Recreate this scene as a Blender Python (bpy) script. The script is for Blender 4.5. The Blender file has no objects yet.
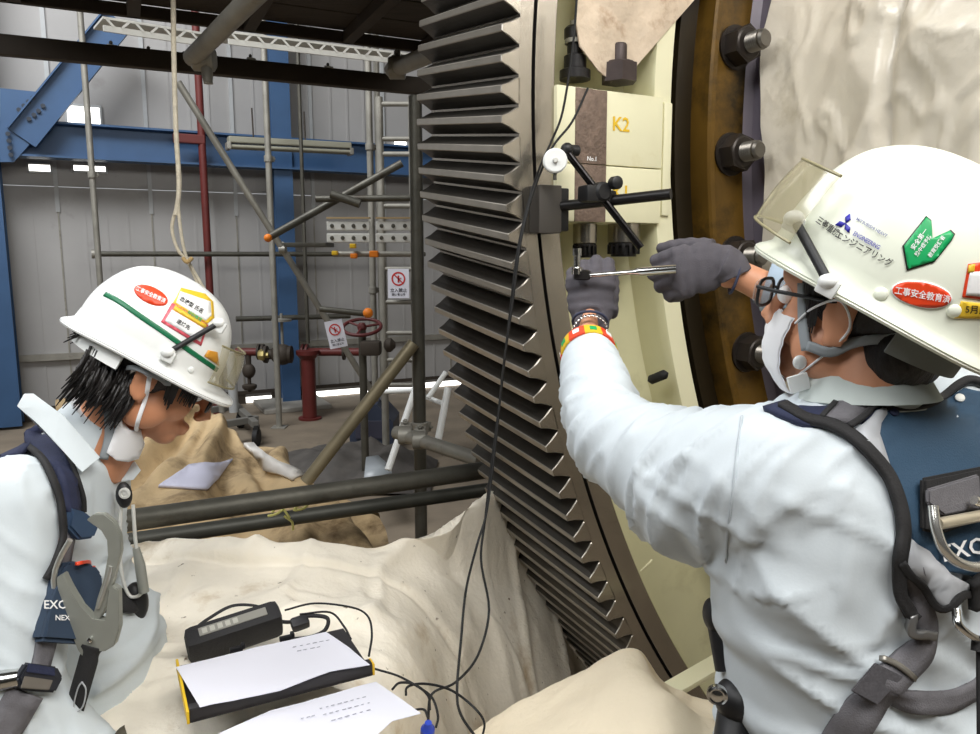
import bpy, bmesh, math, random
import numpy as np
from mathutils import Vector, Matrix, noise
from mathutils.bvhtree import BVHTree
from mathutils.geometry import delaunay_2d_cdt
random.seed(7)
PI = math.pi
SC = bpy.context.scene
COL = SC.collection
# ---------------------------------------------------------------- camera, world, lights, exposure
F = 760.0
HC = 1.7                                   # camera height over the hall floor
PITCH = math.atan(112 / 760)
CP, SP = math.cos(PITCH), math.sin(PITCH)
cam_d = bpy.data.cameras.new('camera'); cam = bpy.data.objects.new('camera', cam_d); COL.objects.link(cam)
cam.location = (0, 0, HC); cam.rotation_euler = (PI / 2 - PITCH, 0, 0)
cam_d.sensor_width = 36.0; cam_d.lens = 36.0 * F / 980.0; cam_d.clip_start = 0.05
SC.camera = cam
wd = bpy.data.worlds.new('hall_air'); SC.world = wd; wd.use_nodes = True
wd.node_tree.nodes['Background'].inputs[0].default_value = (0.93, 0.97, 1.0, 1)
wd.node_tree.nodes['Background'].inputs[1].default_value = 0.42
vs = SC.view_settings
vs.view_transform = 'Standard'; vs.look = 'None'; vs.gamma = 1; vs.use_curve_mapping = False; vs.exposure = 0.25

def area(name, loc, target, size, power, color=(1, 1, 1)):
    l = bpy.data.lights.new(name, 'AREA'); l.shape = 'RECTANGLE'; l.size, l.size_y = size
    l.energy = power; l.color = color
    o = bpy.data.objects.new(name, l); COL.objects.link(o)
    o.location = loc; o.rotation_euler = (Vector(target) - Vector(loc)).to_track_quat('-Z', 'Y').to_euler()
area('hall_lamp_near', (0.9, -0.9, 4.3), (0.35, 1.6, 0.9), (2.2, 1.6), 116, (1, .985, .95))
area('hall_lamp_left', (-1.9, -0.4, 3.9), (-0.6, 1.6, 1.0), (1.4, 1.4), 50, (.97, .99, 1))
area('hall_lamp_far', (-4.2, 3.4, 7.0), (-4.0, 7.5, 1.0), (4.0, 2.0), 480, (.96, .98, 1))
area('hall_lamp_right', (3.2, 0.2, 4.2), (0.9, 1.6, 1.6), (1.5, 1.5), 60, (1, .96, .9))

# ---------------------------------------------------------------- helpers
def ray(u, v):
    a = (u - 490) / F; b = (367 - v) / F
    return Vector((a, CP + b * SP, -SP + b * CP))
def P(u, v, y):                            # the point seen at (u, v) at distance y, world
    d = ray(u, v); d = d * (y / d.y); return Vector((d.x, d.y, d.z + HC))
def onz(u, v, z):                          # ... on the level z (world)
    d = ray(u, v); d = d * ((z - HC) / d.z); return Vector((d.x, d.y, d.z + HC))
def W(x, y, z): return Vector((x, y, z + HC))
def hx(r, g, b):
    f = lambda c: (c / 255 / 12.92) if c / 255 <= .04045 else ((c / 255 + .055) / 1.055) ** 2.4
    return (f(r), f(g), f(b), 1)
MATS = {}
def mat(name, rgb, rough=.6, metal=0., var=.0, scale=12., bump=0., bscale=60., dark=None, dscale=4., dthr=.55, emit=0., alpha=1., trans=0., stretch=None, sheen=0., speck=None):
    if name in MATS: return MATS[name]
    m = bpy.data.materials.new(name); m.use_nodes = True; nt = m.node_tree; N = nt.nodes; L = nt.links
    bs = N['Principled BSDF']; c = hx(*rgb)
    bs.inputs['Roughness'].default_value = rough; bs.inputs['Metallic'].default_value = metal
    bs.inputs['Base Color'].default_value = c
    tc = N.new('ShaderNodeTexCoord'); src = tc.outputs['Object']
    if stretch:
        mp = N.new('ShaderNodeMapping'); mp.inputs['Scale'].default_value = stretch; L.new(src, mp.inputs[0]); src = mp.outputs[0]
    last = None
    if var > 0:
        n = N.new('ShaderNodeTexNoise'); n.inputs['Scale'].default_value = scale; n.inputs['Detail'].default_value = 6; L.new(src, n.inputs['Vector'])
        r = N.new('ShaderNodeValToRGB'); r.color_ramp.elements[0].position = .3; r.color_ramp.elements[1].position = .7
        r.color_ramp.elements[0].color = [c[i] * (1 - var) for i in range(3)] + [1]
        r.color_ramp.elements[1].color = [min(1, c[i] * (1 + var)) for i in range(3)] + [1]
        L.new(n.outputs['Fac'], r.inputs[0]); last = r.outputs[0]
    if dark:
        n = N.new('ShaderNodeTexNoise'); n.inputs['Scale'].default_value = dscale; n.inputs['Detail'].default_value = 8; n.inputs['Roughness'].default_value = .65; L.new(src, n.inputs['Vector'])
        r = N.new('ShaderNodeValToRGB'); r.color_ramp.elements[0].position = dthr; r.color_ramp.elements[1].position = dthr + .16
        L.new(n.outputs['Fac'], r.inputs[0])
        mx = N.new('ShaderNodeMixRGB'); L.new(r.outputs[0], mx.inputs[0])
        if last: L.new(last, mx.inputs[1])
        else: mx.inputs[1].default_value = c
        mx.inputs[2].default_value = hx(*dark); last = mx.outputs[0]
    if speck:
        n = N.new('ShaderNodeTexNoise'); n.inputs['Scale'].default_value = speck[1]; n.inputs['Detail'].default_value = 3; L.new(src, n.inputs['Vector'])
        r = N.new('ShaderNodeValToRGB'); r.color_ramp.elements[0].position = speck[2]; r.color_ramp.elements[1].position = speck[2] + .05; L.new(n.outputs['Fac'], r.inputs[0])
        mx = N.new('ShaderNodeMixRGB'); L.new(r.outputs[0], mx.inputs[0]); L.new(last, mx.inputs[1]); mx.inputs[2].default_value = hx(*speck[0]); last = mx.outputs[0]
    if last: L.new(last, bs.inputs['Base Color'])
    if bump > 0:
        n = N.new('ShaderNodeTexNoise'); n.inputs['Scale'].default_value = bscale; n.inputs['Detail'].default_value = 5; L.new(src, n.inputs['Vector'])
        b = N.new('ShaderNodeBump'); b.inputs['Strength'].default_value = bump; b.inputs['Distance'].default_value = .01
        L.new(n.outputs['Fac'], b.inputs['Height']); L.new(b.outputs[0], bs.inputs['Normal'])
    if emit > 0:
        bs.inputs['Emission Color'].default_value = c; bs.inputs['Emission Strength'].default_value = emit
    if trans > 0: bs.inputs['Transmission Weight'].default_value = trans; bs.inputs['IOR'].default_value = 1.1
    if sheen > 0: bs.inputs['Sheen Weight'].default_value = sheen
    if alpha < 1: bs.inputs['Alpha'].default_value = alpha
    MATS[name] = m; return m

class MB:                                   # collects world-space verts and faces
    def __init__(s): s.v = []; s.f = []; s.mi = []
    def add(s, vs_, fs, mi=0):
        o = len(s.v); s.v += [tuple(p) for p in vs_]; s.f += [tuple(i + o for i in f) for f in fs]; s.mi += [mi] * len(fs); return s
    def box(s, c, ax, size, bev=0., mi=0):  # centre, three axes, full sizes
        c = Vector(c); A = [Vector(a).normalized() for a in ax]; h = [d / 2 for d in size]
        if bev <= 0:
            vs_ = [c + A[0] * (sx * h[0]) + A[1] * (sy * h[1]) + A[2] * (sz * h[2]) for sx in (-1, 1) for sy in (-1, 1) for sz in (-1, 1)]
            return s.add(vs_, [(0, 1, 3, 2), (4, 6, 7, 5), (0, 4, 5, 1), (2, 3, 7, 6), (0, 2, 6, 4), (1, 5, 7, 3)], mi)
        bm = bmesh.new(); bmesh.ops.create_cube(bm, size=1)
        for v in bm.verts: v.co = Vector((v.co.x * size[0], v.co.y * size[1], v.co.z * size[2]))
        bmesh.ops.bevel(bm, geom=bm.edges[:], offset=min(bev, min(size) * .45), segments=2, affect='EDGES', profile=.6)
        bm.verts.index_update()
        vs_ = [c + A[0] * v.co.x + A[1] * v.co.y + A[2] * v.co.z for v in bm.verts]
        fs = [[v.index for v in f.verts] for f in bm.faces]; bm.free(); return s.add(vs_, fs, mi)
    def rings(s, R, cap=True, closed=True, mi=0):
        n = len(R[0]); vs_ = [p for r in R for p in r]; fs = []
        for i in range(len(R) - 1):
            for j in range(n if closed else n - 1):
                k = (j + 1) % n; fs.append((i * n + j, i * n + k, (i + 1) * n + k, (i + 1) * n + j))
        if cap: fs.append(tuple(range(n))[::-1]); fs.append(tuple((len(R) - 1) * n + j for j in range(n)))
        return s.add(vs_, fs, mi)
    def tube(s, pts, r, seg=12, cap=True, mi=0, flat=1., up=None):
        pts = [Vector(p) for p in pts]; n = len(pts); rr = r if hasattr(r, '__len__') else [r] * n
        R = []; prev = None
        for i, p in enumerate(pts):
            t = (pts[min(i + 1, n - 1)] - pts[max(i - 1, 0)]).normalized()
            if prev is None:
                a = Vector(up) if up else (Vector((0, 0, 1)) if abs(t.z) < .9 else Vector((1, 0, 0)))
            else: a = prev
            a = (a - t * a.dot(t)).normalized(); prev = a; b = t.cross(a)
            R.append([p + (a * math.cos(2 * PI * j / seg) * flat + b * math.sin(2 * PI * j / seg)) * rr[i] for j in range(seg)])
        return s.rings(R, cap, True, mi)
    def prism(s, c, ax, n, r0, r1, h, rot=0, mi=0):   # n-gon column along axis from c, height h
        ax = Vector(ax).normalized(); a = ax.orthogonal().normalized(); b = ax.cross(a)
        R = [[Vector(c) + ax * z + (a * math.cos(2 * PI * j / n + rot) + b * math.sin(2 * PI * j / n + rot)) * r for j in range(n)] for z, r in ((0, r0), (h, r1))]
        return s.rings(R, True, True, mi)
    def lathe(s, c, ax, prof, seg=20, mi=0):
        ax = Vector(ax).normalized(); a = ax.orthogonal().normalized(); b = ax.cross(a)
        R = [[Vector(c) + ax * z + (a * math.cos(2 * PI * j / seg) + b * math.sin(2 * PI * j / seg)) * max(r, 1e-4) for j in range(seg)] for r, z in prof]
        return s.rings(R, True, True, mi)
    def ell(s, c, ax, rad, seg=20, ring=12, mi=0):
        A = [Vector(a).normalized() for a in ax]; R = []
        for i in range(ring + 1):
            ph = -PI / 2 + PI * (i + .001 * (i == 0) - .001 * (i == ring)) / ring
            R.append([Vector(c) + A[0] * (rad[0] * math.cos(ph) * math.cos(2 * PI * j / seg)) + A[1] * (rad[1] * math.cos(ph) * math.sin(2 * PI * j / seg)) + A[2] * (rad[2] * math.sin(ph)) for j in range(seg)])
        return s.rings(R, True, True, mi)
    def build(s, name, mats, parent=None, smooth=None, kind=None):
        me = bpy.data.meshes.new(name); off = parent_origin(parent)
        me.from_pydata([(x - off[0], y - off[1], z - off[2]) for x, y, z in s.v], [], s.f)
        for m in (mats if isinstance(mats, (list, tuple)) else [mats]): me.materials.append(m)
        me.polygons.foreach_set('material_index', s.mi); me.update()
        bm = bmesh.new(); bm.from_mesh(me); bmesh.ops.recalc_face_normals(bm, faces=bm.faces); bm.to_mesh(me); bm.free()
        if smooth is not None:
            me.polygons.foreach_set('use_smooth', [True] * len(me.polygons))
            if smooth < 180: me.set_sharp_from_angle(angle=math.radians(smooth))
        o = bpy.data.objects.new(name, me); COL.objects.link(o)
        if parent is not None: o.parent = parent
        if kind: o['kind'] = kind
        return o
ORI = {}
def parent_origin(p):
    t = Vector((0, 0, 0))
    while p is not None: t = t + p.location; p = p.parent
    return t
def thing(name, label, cat, loc, group=None, kind=None):
    o = bpy.data.objects.new(name, None); COL.objects.link(o); o.location = loc; o.empty_display_size = .05
    return tag(o, label, cat, group, kind)
def tag(o, label, cat, group=None, kind=None):
    o['label'] = label; o['category'] = cat
    if group: o['group'] = group
    if kind: o['kind'] = kind
    return o
def solo(mb, name, mats, label, cat, smooth=40, group=None, kind=None):     # a thing that is one mesh, origin at its base centre
    a = np.array(mb.v); c = Vector(((a[:, 0].min() + a[:, 0].max()) / 2, (a[:, 1].min() + a[:, 1].max()) / 2, a[:, 2].min()))
    mb.v = [(x - c.x, y - c.y, z - c.z) for x, y, z in mb.v]
    o = mb.build(name, mats, None, smooth); o.location = c
    return tag(o, label, cat, group, kind)
def spline(pts, n=8):                       # Catmull-Rom
    pts = [Vector(p) for p in pts]; q = [pts[0] * 2 - pts[1]] + pts + [pts[-1] * 2 - pts[-2]]; out = []
    for i in range(1, len(q) - 2):
        for k in range(n):
            t = k / n; a, b, c, d = q[i - 1], q[i], q[i + 1], q[i + 2]
            out.append(.5 * ((2 * b) + (c - a) * t + (2 * a - 5 * b + 4 * c - d) * t * t + (3 * b - a - 3 * c + d) * t ** 3))
    out.append(pts[-1]); return out
def text2d(s, size):                        # glyph outlines as flat triangles
    cu = bpy.data.curves.new('t', 'FONT'); cu.body = s; cu.size = size; cu.align_x = 'CENTER'; cu.align_y = 'CENTER'; cu.resolution_u = 2; cu.offset = size * .016
    o = bpy.data.objects.new('t', cu); COL.objects.link(o); dg = bpy.context.evaluated_depsgraph_get(); me = o.evaluated_get(dg).to_mesh()
    vs_ = [(v.co.x, v.co.y) for v in me.vertices]; fs = [tuple(p.vertices) for p in me.polygons]
    o.evaluated_get(dg).to_mesh_clear(); bpy.data.objects.remove(o); bpy.data.curves.remove(cu)
    return vs_, fs
def remesh(mb, name, voxel, sm=6, sf=.5):   # fuse overlapping closed shapes into one skin
    me = bpy.data.meshes.new('raw'); me.from_pydata(mb.v, [], mb.f)
    bm = bmesh.new(); bm.from_mesh(me); bmesh.ops.recalc_face_normals(bm, faces=bm.faces); bm.to_mesh(me); bm.free()
    o = bpy.data.objects.new('raw', me); COL.objects.link(o)
    m = o.modifiers.new('r', 'REMESH'); m.mode = 'VOXEL'; m.voxel_size = voxel
    s_ = o.modifiers.new('s', 'SMOOTH'); s_.iterations = sm; s_.factor = sf
    dg = bpy.context.evaluated_depsgraph_get(); e = bpy.data.meshes.new_from_object(o.evaluated_get(dg)); e.name = name
    bpy.data.objects.remove(o); bpy.data.meshes.remove(me); return e
def displace(me, fn):
    n = len(me.vertices); co = np.empty(n * 3); me.vertices.foreach_get('co', co); co = co.reshape(-1, 3)
    no = np.array([v.normal[:] for v in me.vertices]); co = co + no * fn(co, no)[:, None]
    me.vertices.foreach_set('co', co.ravel()); me.update()
def finish(me, name, m, parent=None):
    off = parent_origin(parent); me.transform(Matrix.Translation(-off)); me.materials.clear(); me.materials.append(m)
    me.polygons.foreach_set('use_smooth', [True] * len(me.polygons)); me.update(); me.name = name
    o = bpy.data.objects.new(name, me); COL.objects.link(o); o.parent = parent; return o
def bvh_of(me_list):                        # world-space meshes (before finish)
    v = []; f = []
    for me in me_list:
        o = len(v); v += [x.co.copy() for x in me.vertices]; f += [tuple(i + o for i in p.vertices) for p in me.polygons]
    return BVHTree.FromPolygons(v, f)
CAM = Vector((0, 0, HC))
def hit(bvh, u, v):
    d = ray(u, v).normalized(); h = bvh.ray_cast(CAM, d)
    if h[0] is None:                        # just past the outline: nearest point of the surface
        q = CAM + d * 1.2; best = None
        for k in range(12, 36):
            q = CAM + d * (k * .05); n = bvh.find_nearest(q)
            if n[0] is not None and (best is None or n[3] < best[3]): best = n
        h = best
    n = h[1]
    if n.dot(d) > 0: n = -n
    return h[0], n
def poly_mesh(poly, step):                  # 2-D polygon with inner points -> triangles
    n = len(poly); pts = []
    for i in range(n):
        a, b = Vector(poly[i]), Vector(poly[(i + 1) % n]); k = max(1, int((b - a).length / step))
        pts += [a.lerp(b, j / k) for j in range(k)]
    nb = len(pts); xs = [p.x for p in pts]; ys = [p.y for p in pts]
    def inside(x, y):
        c = False; j = nb - 1
        for i in range(nb):
            if (pts[i].y > y) != (pts[j].y > y) and x < (pts[j].x - pts[i].x) * (y - pts[i].y) / (pts[j].y - pts[i].y) + pts[i].x: c = not c
            j = i
        return c
    y = min(ys) + step / 2
    bound = pts[:]
    while y < max(ys):
        x = min(xs) + step / 2
        while x < max(xs):
            if inside(x, y) and min((Vector((x, y)) - b).length for b in bound) > step * .45: pts.append(Vector((x, y)))
            x += step
        y += step
    r = delaunay_2d_cdt(pts, [(i, (i + 1) % nb) for i in range(nb)], [list(range(nb))], 1, 1e-5)
    return r[0], [tuple(f) for f in r[2]]
def patch(mb, bvh, poly, off=.001, thick=.0015, step=6, mi=0):   # a piece lying on a surface
    vs_, fs = poly_mesh(poly, step); a = []; b = []
    for p in vs_:
        q, n = hit(bvh, p.x, p.y); a.append(q + n * (off + thick)); b.append(q + n * (off * .2))
    N = len(vs_); edges = {}
    for f in fs:
        for i in range(len(f)):
            e = (f[i], f[(i + 1) % len(f)])
            if (e[1], e[0]) in edges: del edges[(e[1], e[0])]
            else: edges[e] = 1
    F_ = list(fs) + [tuple(i + N for i in f[::-1]) for f in fs] + [(e[1], e[0], e[0] + N, e[1] + N) for e in edges]
    return mb.add(a + b, F_, mi)
class Plane_:                                # a flat plate lying just off a curved surface
    def __init__(s, bvh, poly, off):
        H_ = [hit(bvh, *q) for q in poly] + [hit(bvh, sum(q[0] for q in poly) / len(poly), sum(q[1] for q in poly) / len(poly))]
        s.n = sum((h[1] for h in H_), Vector()).normalized(); c = sum((h[0] for h in H_), Vector()) / len(H_)
        s.c = c + s.n * (max((h[0] - c).dot(s.n) for h in H_) * .6 + off)
    def ray_cast(s, o, d):
        k = (s.c - o).dot(s.n) / d.dot(s.n); return o + d * k, s.n.copy(), 0, k
def slab(name, bvh, poly, off, th, m_, parent, bev=.002):
    pl0 = Plane_(bvh, poly, off); A = [hit(pl0, *q)[0] for q in poly]; n = len(A); o_ = pl0.n * th; bm = bmesh.new()
    v1 = [bm.verts.new(a) for a in A]; v2 = [bm.verts.new(a + o_) for a in A]; bm.faces.new(v1); bm.faces.new(v2[::-1])
    for i in range(n): bm.faces.new((v1[i], v1[(i + 1) % n], v2[(i + 1) % n], v2[i]))
    bmesh.ops.bevel(bm, geom=bm.edges[:], offset=bev, segments=2, affect='EDGES'); bmesh.ops.triangulate(bm, faces=[f for f in bm.faces if len(f.verts) > 4])
    bm.verts.index_update(); m = MB(); m.add([v.co.copy() for v in bm.verts], [[v.index for v in f.verts] for f in bm.faces]); bm.free(); m.build(name, m_, parent, 35)
    pl0.c = pl0.c + pl0.n * th; return pl0
def letters(mb, bvh, s, cx, cy, size, rot=0, sx=1., off=.0022, shear=0., mi=0):
    vs_, fs = text2d(s, size); c, s_ = math.cos(rot), math.sin(rot); out = []
    for x, y in vs_:
        x = x * sx + y * shear; q, n = hit(bvh, cx + x * c - y * s_, cy - (x * s_ + y * c)); out.append(q + n * off)
    return mb.add(out, fs, mi)
def strap(mb, bvh, px, w, thick=.003, off=.002, n=7, mi=0, wlist=None):   # webbing along a line of picture points on a surface
    p2 = spline([(x, y, 0) for x, y in px], n); A = []
    H_ = [hit(bvh, p.x, p.y) for p in p2]
    pos = [h[0] for h in H_]; nor = [h[1] for h in H_]
    for _ in range(3):
        pos = [pos[0]] + [(pos[i - 1] + pos[i] * 2 + pos[i + 1]) / 4 for i in range(1, len(pos) - 1)] + [pos[-1]]
        nor = [nor[0]] + [((nor[i - 1] + nor[i] + nor[i + 1])).normalized() for i in range(1, len(nor) - 1)] + [nor[-1]]
    R = []
    for i, p in enumerate(pos):
        t = (pos[min(i + 1, len(pos) - 1)] - pos[max(i - 1, 0)]).normalized(); nn = nor[i]
        side = t.cross(nn).normalized(); ww = (w if wlist is None else np.interp(i / (len(pos) - 1), np.linspace(0, 1, len(wlist)), wlist)) / 2
        row = []
        for k in (-1, -.33, .33, 1):
            row.append(p + side * ww * k + nn * (off + thick))
        for k in (1, -1): row.append(p + side * ww * k + nn * (off - .004))
        R.append(row)
    return mb.rings(R, True, True, mi)
def fbm(p, s, o=3): return noise.fractal(Vector(p) * s, 1.0, 2.0, o)
# ---------------------------------------------------------------- materials
M_conc = mat('concrete', (126, 114, 98), .8, 0, .16, 3, .3, 30, (70, 64, 58), 1.3, .6)
M_panel = mat('wall_sheet', (164, 162, 160), .7, 0, .05, 2, .1, 20, (128, 124, 120), 1.2, .62)
M_batten = mat('pale_batten', (176, 178, 178), .6, 0, .05)
M_day = mat('daylight_pane', (255, 252, 246), .5, emit=2.2)
M_blue = mat('blue_paint', (56, 88, 126), .5, 0, .08, 4)
M_bluebox = mat('dark_blue_paint', (52, 60, 78), .5, 0, .1, 6)
M_bolt = mat('dark_bolt', (40, 48, 60), .5)
M_red = mat('red_oxide_paint', (100, 38, 34), .55, 0, .12, 8)
M_galv = mat('galvanised_tube', (150, 147, 138), .5, .35, .16, 9, .1, 60, (84, 76, 64), 5, .6)
M_galvd = mat('weathered_tube', (88, 86, 78), .5, .5, .2, 9, .15, 60, (60, 50, 40), 5, .55)
M_dark = mat('dark_steel', (66, 58, 50), .7, .2, .2, 6)
M_deck = mat('dark_timber', (62, 54, 46), .8, 0, .25, 5, .3, 20, stretch=(1, 8, 8))
M_zinc = mat('bright_zinc', (214, 214, 208), .5, .15, .1, 10)
M_orange = mat('orange_plastic', (236, 130, 30), .5)
M_yellow = mat('yellow_plastic', (232, 190, 40), .5)
M_white = mat('white_plastic', (238, 240, 238), .4)
M_paper = mat('paper', (222, 222, 232), .8, 0, .02, 3)
M_signred = mat('sign_red', (196, 52, 52), .6)
M_ink = mat('ink', (58, 58, 64), .7)
M_inkl = mat('pencil_grey', (168, 168, 180), .8)
M_steel = mat('ground_steel', (172, 166, 156), .26, .95, .1, 8, .05, 40, (104, 96, 86), 3, .6)
M_tooth = mat('gear_tooth_steel', (84, 80, 74), .34, .8, .12, 12, .05, 50, (70, 64, 56), 4, .6)
M_edge = mat('bare_chamfer', (168, 162, 152), .35, .8)
M_crest = mat('pale_tooth_crest', (170, 164, 154), .34, .7, .08, 20)  # crest lands in a paler steel than the flanks
M_groove = mat('groove_dark', (26, 20, 17), .8)
M_cream = mat('cream_green_paint', (212, 208, 170), .45, 0, .05, 5, .08, 25, (186, 180, 140), 3.5, .6)
M_creamb = mat('cream_block_paint', (234, 230, 196), .45, 0, .03, 6, .05, 40, (222, 214, 172), 6, .62)
M_rust = mat('brown_bare_steel', (122, 104, 92), .65, .2, .25, 60, .3, 160, (70, 54, 46), 40, .58)
M_oil = mat('oily_brown_steel', (108, 80, 30), .32, .35, .25, 6, .12, 18, (44, 34, 16), 4, .5)
M_oilsh = mat('oily_steel_shaded', (40, 32, 18), .35, .3, .25, 6)  # oily steel, darkened to carry the shade of the recess
M_oilp = mat('grey_violet_primer', (120, 112, 122), .4, .1, .1, 8)
M_black = mat('black_steel', (34, 32, 32), .42, .45, .12, 30)
M_blackp = mat('black_plastic', (26, 26, 28), .5)
M_rubber = mat('black_rubber', (20, 20, 20), .7)
M_chrome = mat('chrome', (214, 214, 212), .18, 1)
M_alu = mat('grey_forged_alloy', (158, 160, 152), .42, .4, .06, 20)
M_canvas = mat('white_canvas', (242, 234, 218), .85, 0, .07, 7, .35, 60, (186, 160, 120), 3.4, .54, speck=((120, 100, 76), 38, .70))
M_canvasb = mat('tan_canvas', (184, 160, 122), .85, 0, .16, 6, .25, 60, (104, 84, 56), 4, .5)
M_clothb = mat('brown_wrapping_cloth', (206, 188, 166), .8, 0, .12, 16, .5, 40, (158, 128, 102), 9, .52)
M_tarp = mat('plastic_sheeting', (226, 218, 202), .26, 0, .05, 5, .3, 22, (186, 176, 150), 3, .6)
M_skinL = mat('skin_left', (202, 140, 104), .5, 0, .05, 20, .05, 200)
M_skinR = mat('skin_right', (206, 146, 112), .5, 0, .05, 20, .05, 200)
M_jack = mat('pale_blue_workwear', (204, 212, 217), .85, 0, .03, 14, .03, 300)
M_jack2 = mat('pale_grey_blue_workwear', (206, 214, 218), .85, 0, .03, 14, .03, 300)
M_trou = mat('grey_blue_trousers', (120, 130, 140), .85, 0, .05, 10)
M_boot = mat('black_boot', (30, 28, 28), .6)
M_hair = mat('black_hair', (22, 18, 17), .45, 0, .3, 60, .4, 160, stretch=(1, 1, .2))
M_glove = mat('grey_work_glove', (84, 80, 86), .75, 0, .06, 40, .35, 700)
M_glovec = mat('glove_cuff_navy', (60, 64, 86), .85)
M_helm = mat('helmet_white', (240, 242, 240), .28)
M_helmR = mat('helmet_ivory', (238, 242, 226), .28, 0, .015, 3)
M_green = mat('decal_green', (10, 110, 70), .4)
M_greenl = mat('decal_bright_green', (24, 168, 96), .4)
M_dred = mat('decal_red', (236, 72, 34), .4)
M_dyel = mat('decal_yellow', (236, 196, 56), .4)
M_dwht = mat('decal_white', (246, 246, 246), .4)
M_dpink = mat('decal_pink', (230, 96, 110), .4)
M_dblue = mat('decal_blue', (48, 44, 170), .4)
M_dblk = mat('decal_black', (30, 30, 30), .5)
M_dgrey = mat('decal_grey_violet', (120, 124, 170), .5)
M_navy = mat('navy_webbing', (38, 44, 72), .8, 0, .1, 80, .2, 400)
M_navyp = mat('navy_back_pad', (44, 72, 96), .75, 0, .06, 30, .2, 500)
M_webb = mat('black_webbing', (36, 35, 36), .8, 0, .1, 80, .2, 400)
M_webg = mat('grey_webbing', (106, 104, 108), .75, 0, .08, 90, .25, 500)
M_silver = mat('silver_fabric', (176, 178, 182), .6, 0, .05, 50)
M_strapg = mat('grey_chin_strap', (146, 152, 156), .7)
M_mask = mat('white_mask', (240, 240, 242), .8)
M_lens = mat('smoky_clear_visor', (178, 170, 138), .12, alpha=.5)
M_glass = mat('spectacle_lens', (210, 215, 215), .1, alpha=.3)
M_rope = mat('cream_rope', (222, 212, 190), .85, 0, .12, 60, .4, 200)
M_lampt = mat('lamp_tube_housing', (150, 148, 132), .5)
# ---------------------------------------------------------------- the hall: floor and far wall
B0 = onz(240, 404, 0); DW = Vector((.891, .454, 0)).normalized(); NW = Vector((DW.y, -DW.x, 0)); ZZ = Vector((0, 0, 1))
def wp(u, v, off=0.):                        # point on the far wall (or a plane a little in front of it)
    d = ray(u, v); k = (off - (CAM - B0).dot(NW)) / d.dot(NW); return CAM + d * k
def ws(u, v, off=0.): q = wp(u, v, off) - B0; return q.dot(DW), q.z
def wq(s, z, off=0.): return B0 + DW * s + NW * off + ZZ * z
def wbox(mb, s0, s1, z0, z1, o0, o1, bev=0, mi=0):
    return mb.box(wq((s0 + s1) / 2, (z0 + z1) / 2, (o0 + o1) / 2), (DW, NW, ZZ), (abs(s1 - s0), abs(o1 - o0), abs(z1 - z0)), bev, mi)
fl = MB(); fl.add([(-14, -4, 0), (14, -4, 0), (14, 14, 0), (-14, 14, 0), (-14, -4, -.2), (14, -4, -.2), (14, 14, -.2), (-14, 14, -.2)], [(0, 1, 2, 3), (7, 6, 5, 4), (0, 4, 5, 1), (1, 5, 6, 2), (2, 6, 7, 3), (3, 7, 4, 0)])
f_o = fl.build('floor', M_conc); f_o['kind'] = 'structure'
wall = bpy.data.objects.new('wall_back', None); COL.objects.link(wall); wall.location = B0; wall['kind'] = 'structure'
wins = [(64, 103, 103, 129), (26, 162, 53, 174), (71, 163, 108, 174), (392, 139, 408, 150), (397, 166, 404, 175)]
wrect = []
for a, b, c, d in wins:
    s0, z1 = ws(a, b); s1, z0 = ws(c, d); wrect.append((s0, s1, z0, z1))
# panels: split columns by the photographed seams, cut round the windows
sref = [ws(u, 210)[0] for u in (58, 146, 236)]; pw = (sref[2] - sref[0]) / 2; s_ = sref[0] - pw * 5
zrows = [.12, ws(200, 350)[1], ws(200, 215)[1] + .25, 6.4]
while s_ < sref[0] + pw * 11:
    for r in range(3):
        a0, a1, c0, c1 = s_ + .006, s_ + pw - .006, zrows[r] + .004, zrows[r + 1] - .004
        cuts = [w for w in wrect if w[0] < a1 and w[1] > a0 and w[2] < c1 and w[3] > c0]
        rects = [(a0, a1, c0, c1)]
        for w in cuts:
            new = []
            for q in rects:
                x0, x1, y0, y1 = max(q[0], w[0]), min(q[1], w[1]), max(q[2], w[2]), min(q[3], w[3])
                if x0 >= x1 or y0 >= y1: new.append(q); continue
                for t in ((q[0], q[1], q[2], y0), (q[0], q[1], y1, q[3]), (q[0], x0, y0, y1), (x1, q[1], y0, y1)):
                    if t[1] - t[0] > .004 and t[3] - t[2] > .004: new.append(t)
            rects = new
        m = MB()
        for q in rects: wbox(m, q[0], q[1], q[2], q[3], -.03, .0 + .003 * (r % 2))
        if not cuts:
            for k in (.27, .5, .73): wbox(m, s_ + pw * k - .012, s_ + pw * k + .012, c0, c1, 0, .008)
        m.build('wall_panel', M_panel, wall)
    m = MB(); wbox(m, s_ - .02, s_ + .02, ws(200, 215)[1], 6.4, 0, .02); m.build('batten', M_batten, wall)
    m = MB(); wbox(m, s_ - .008, s_ + .008, .12, ws(200, 215)[1], 0, .012); m.build('seam_strip', M_galv, wall)
    s_ += pw
for i, (s0, s1, z0, z1) in enumerate(wrect):
    w = bpy.data.objects.new('window_%d' % (i + 1), None); COL.objects.link(w); w.location = wq(s0, z0); w['kind'] = 'structure'
    m = MB(); wbox(m, s0, s1, z0, z1, -.02, -.012); m.build('pane', M_day, w)
    m = MB(); t = .02
    wbox(m, s0, s1, z1 - t, z1, -.03, .02); wbox(m, s0, s1, z0, z0 + t, -.03, .02); wbox(m, s0, s0 + t, z0, z1, -.03, .02); wbox(m, s1 - t, s1, z0, z1, -.03, .02)
    if i in (0, 2): wbox(m, s0 * .4 + s1 * .6 - .015, s0 * .4 + s1 * .6 + .015, z0, z1, -.02, .01)
    m.build('window_frame', M_batten, w)
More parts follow.
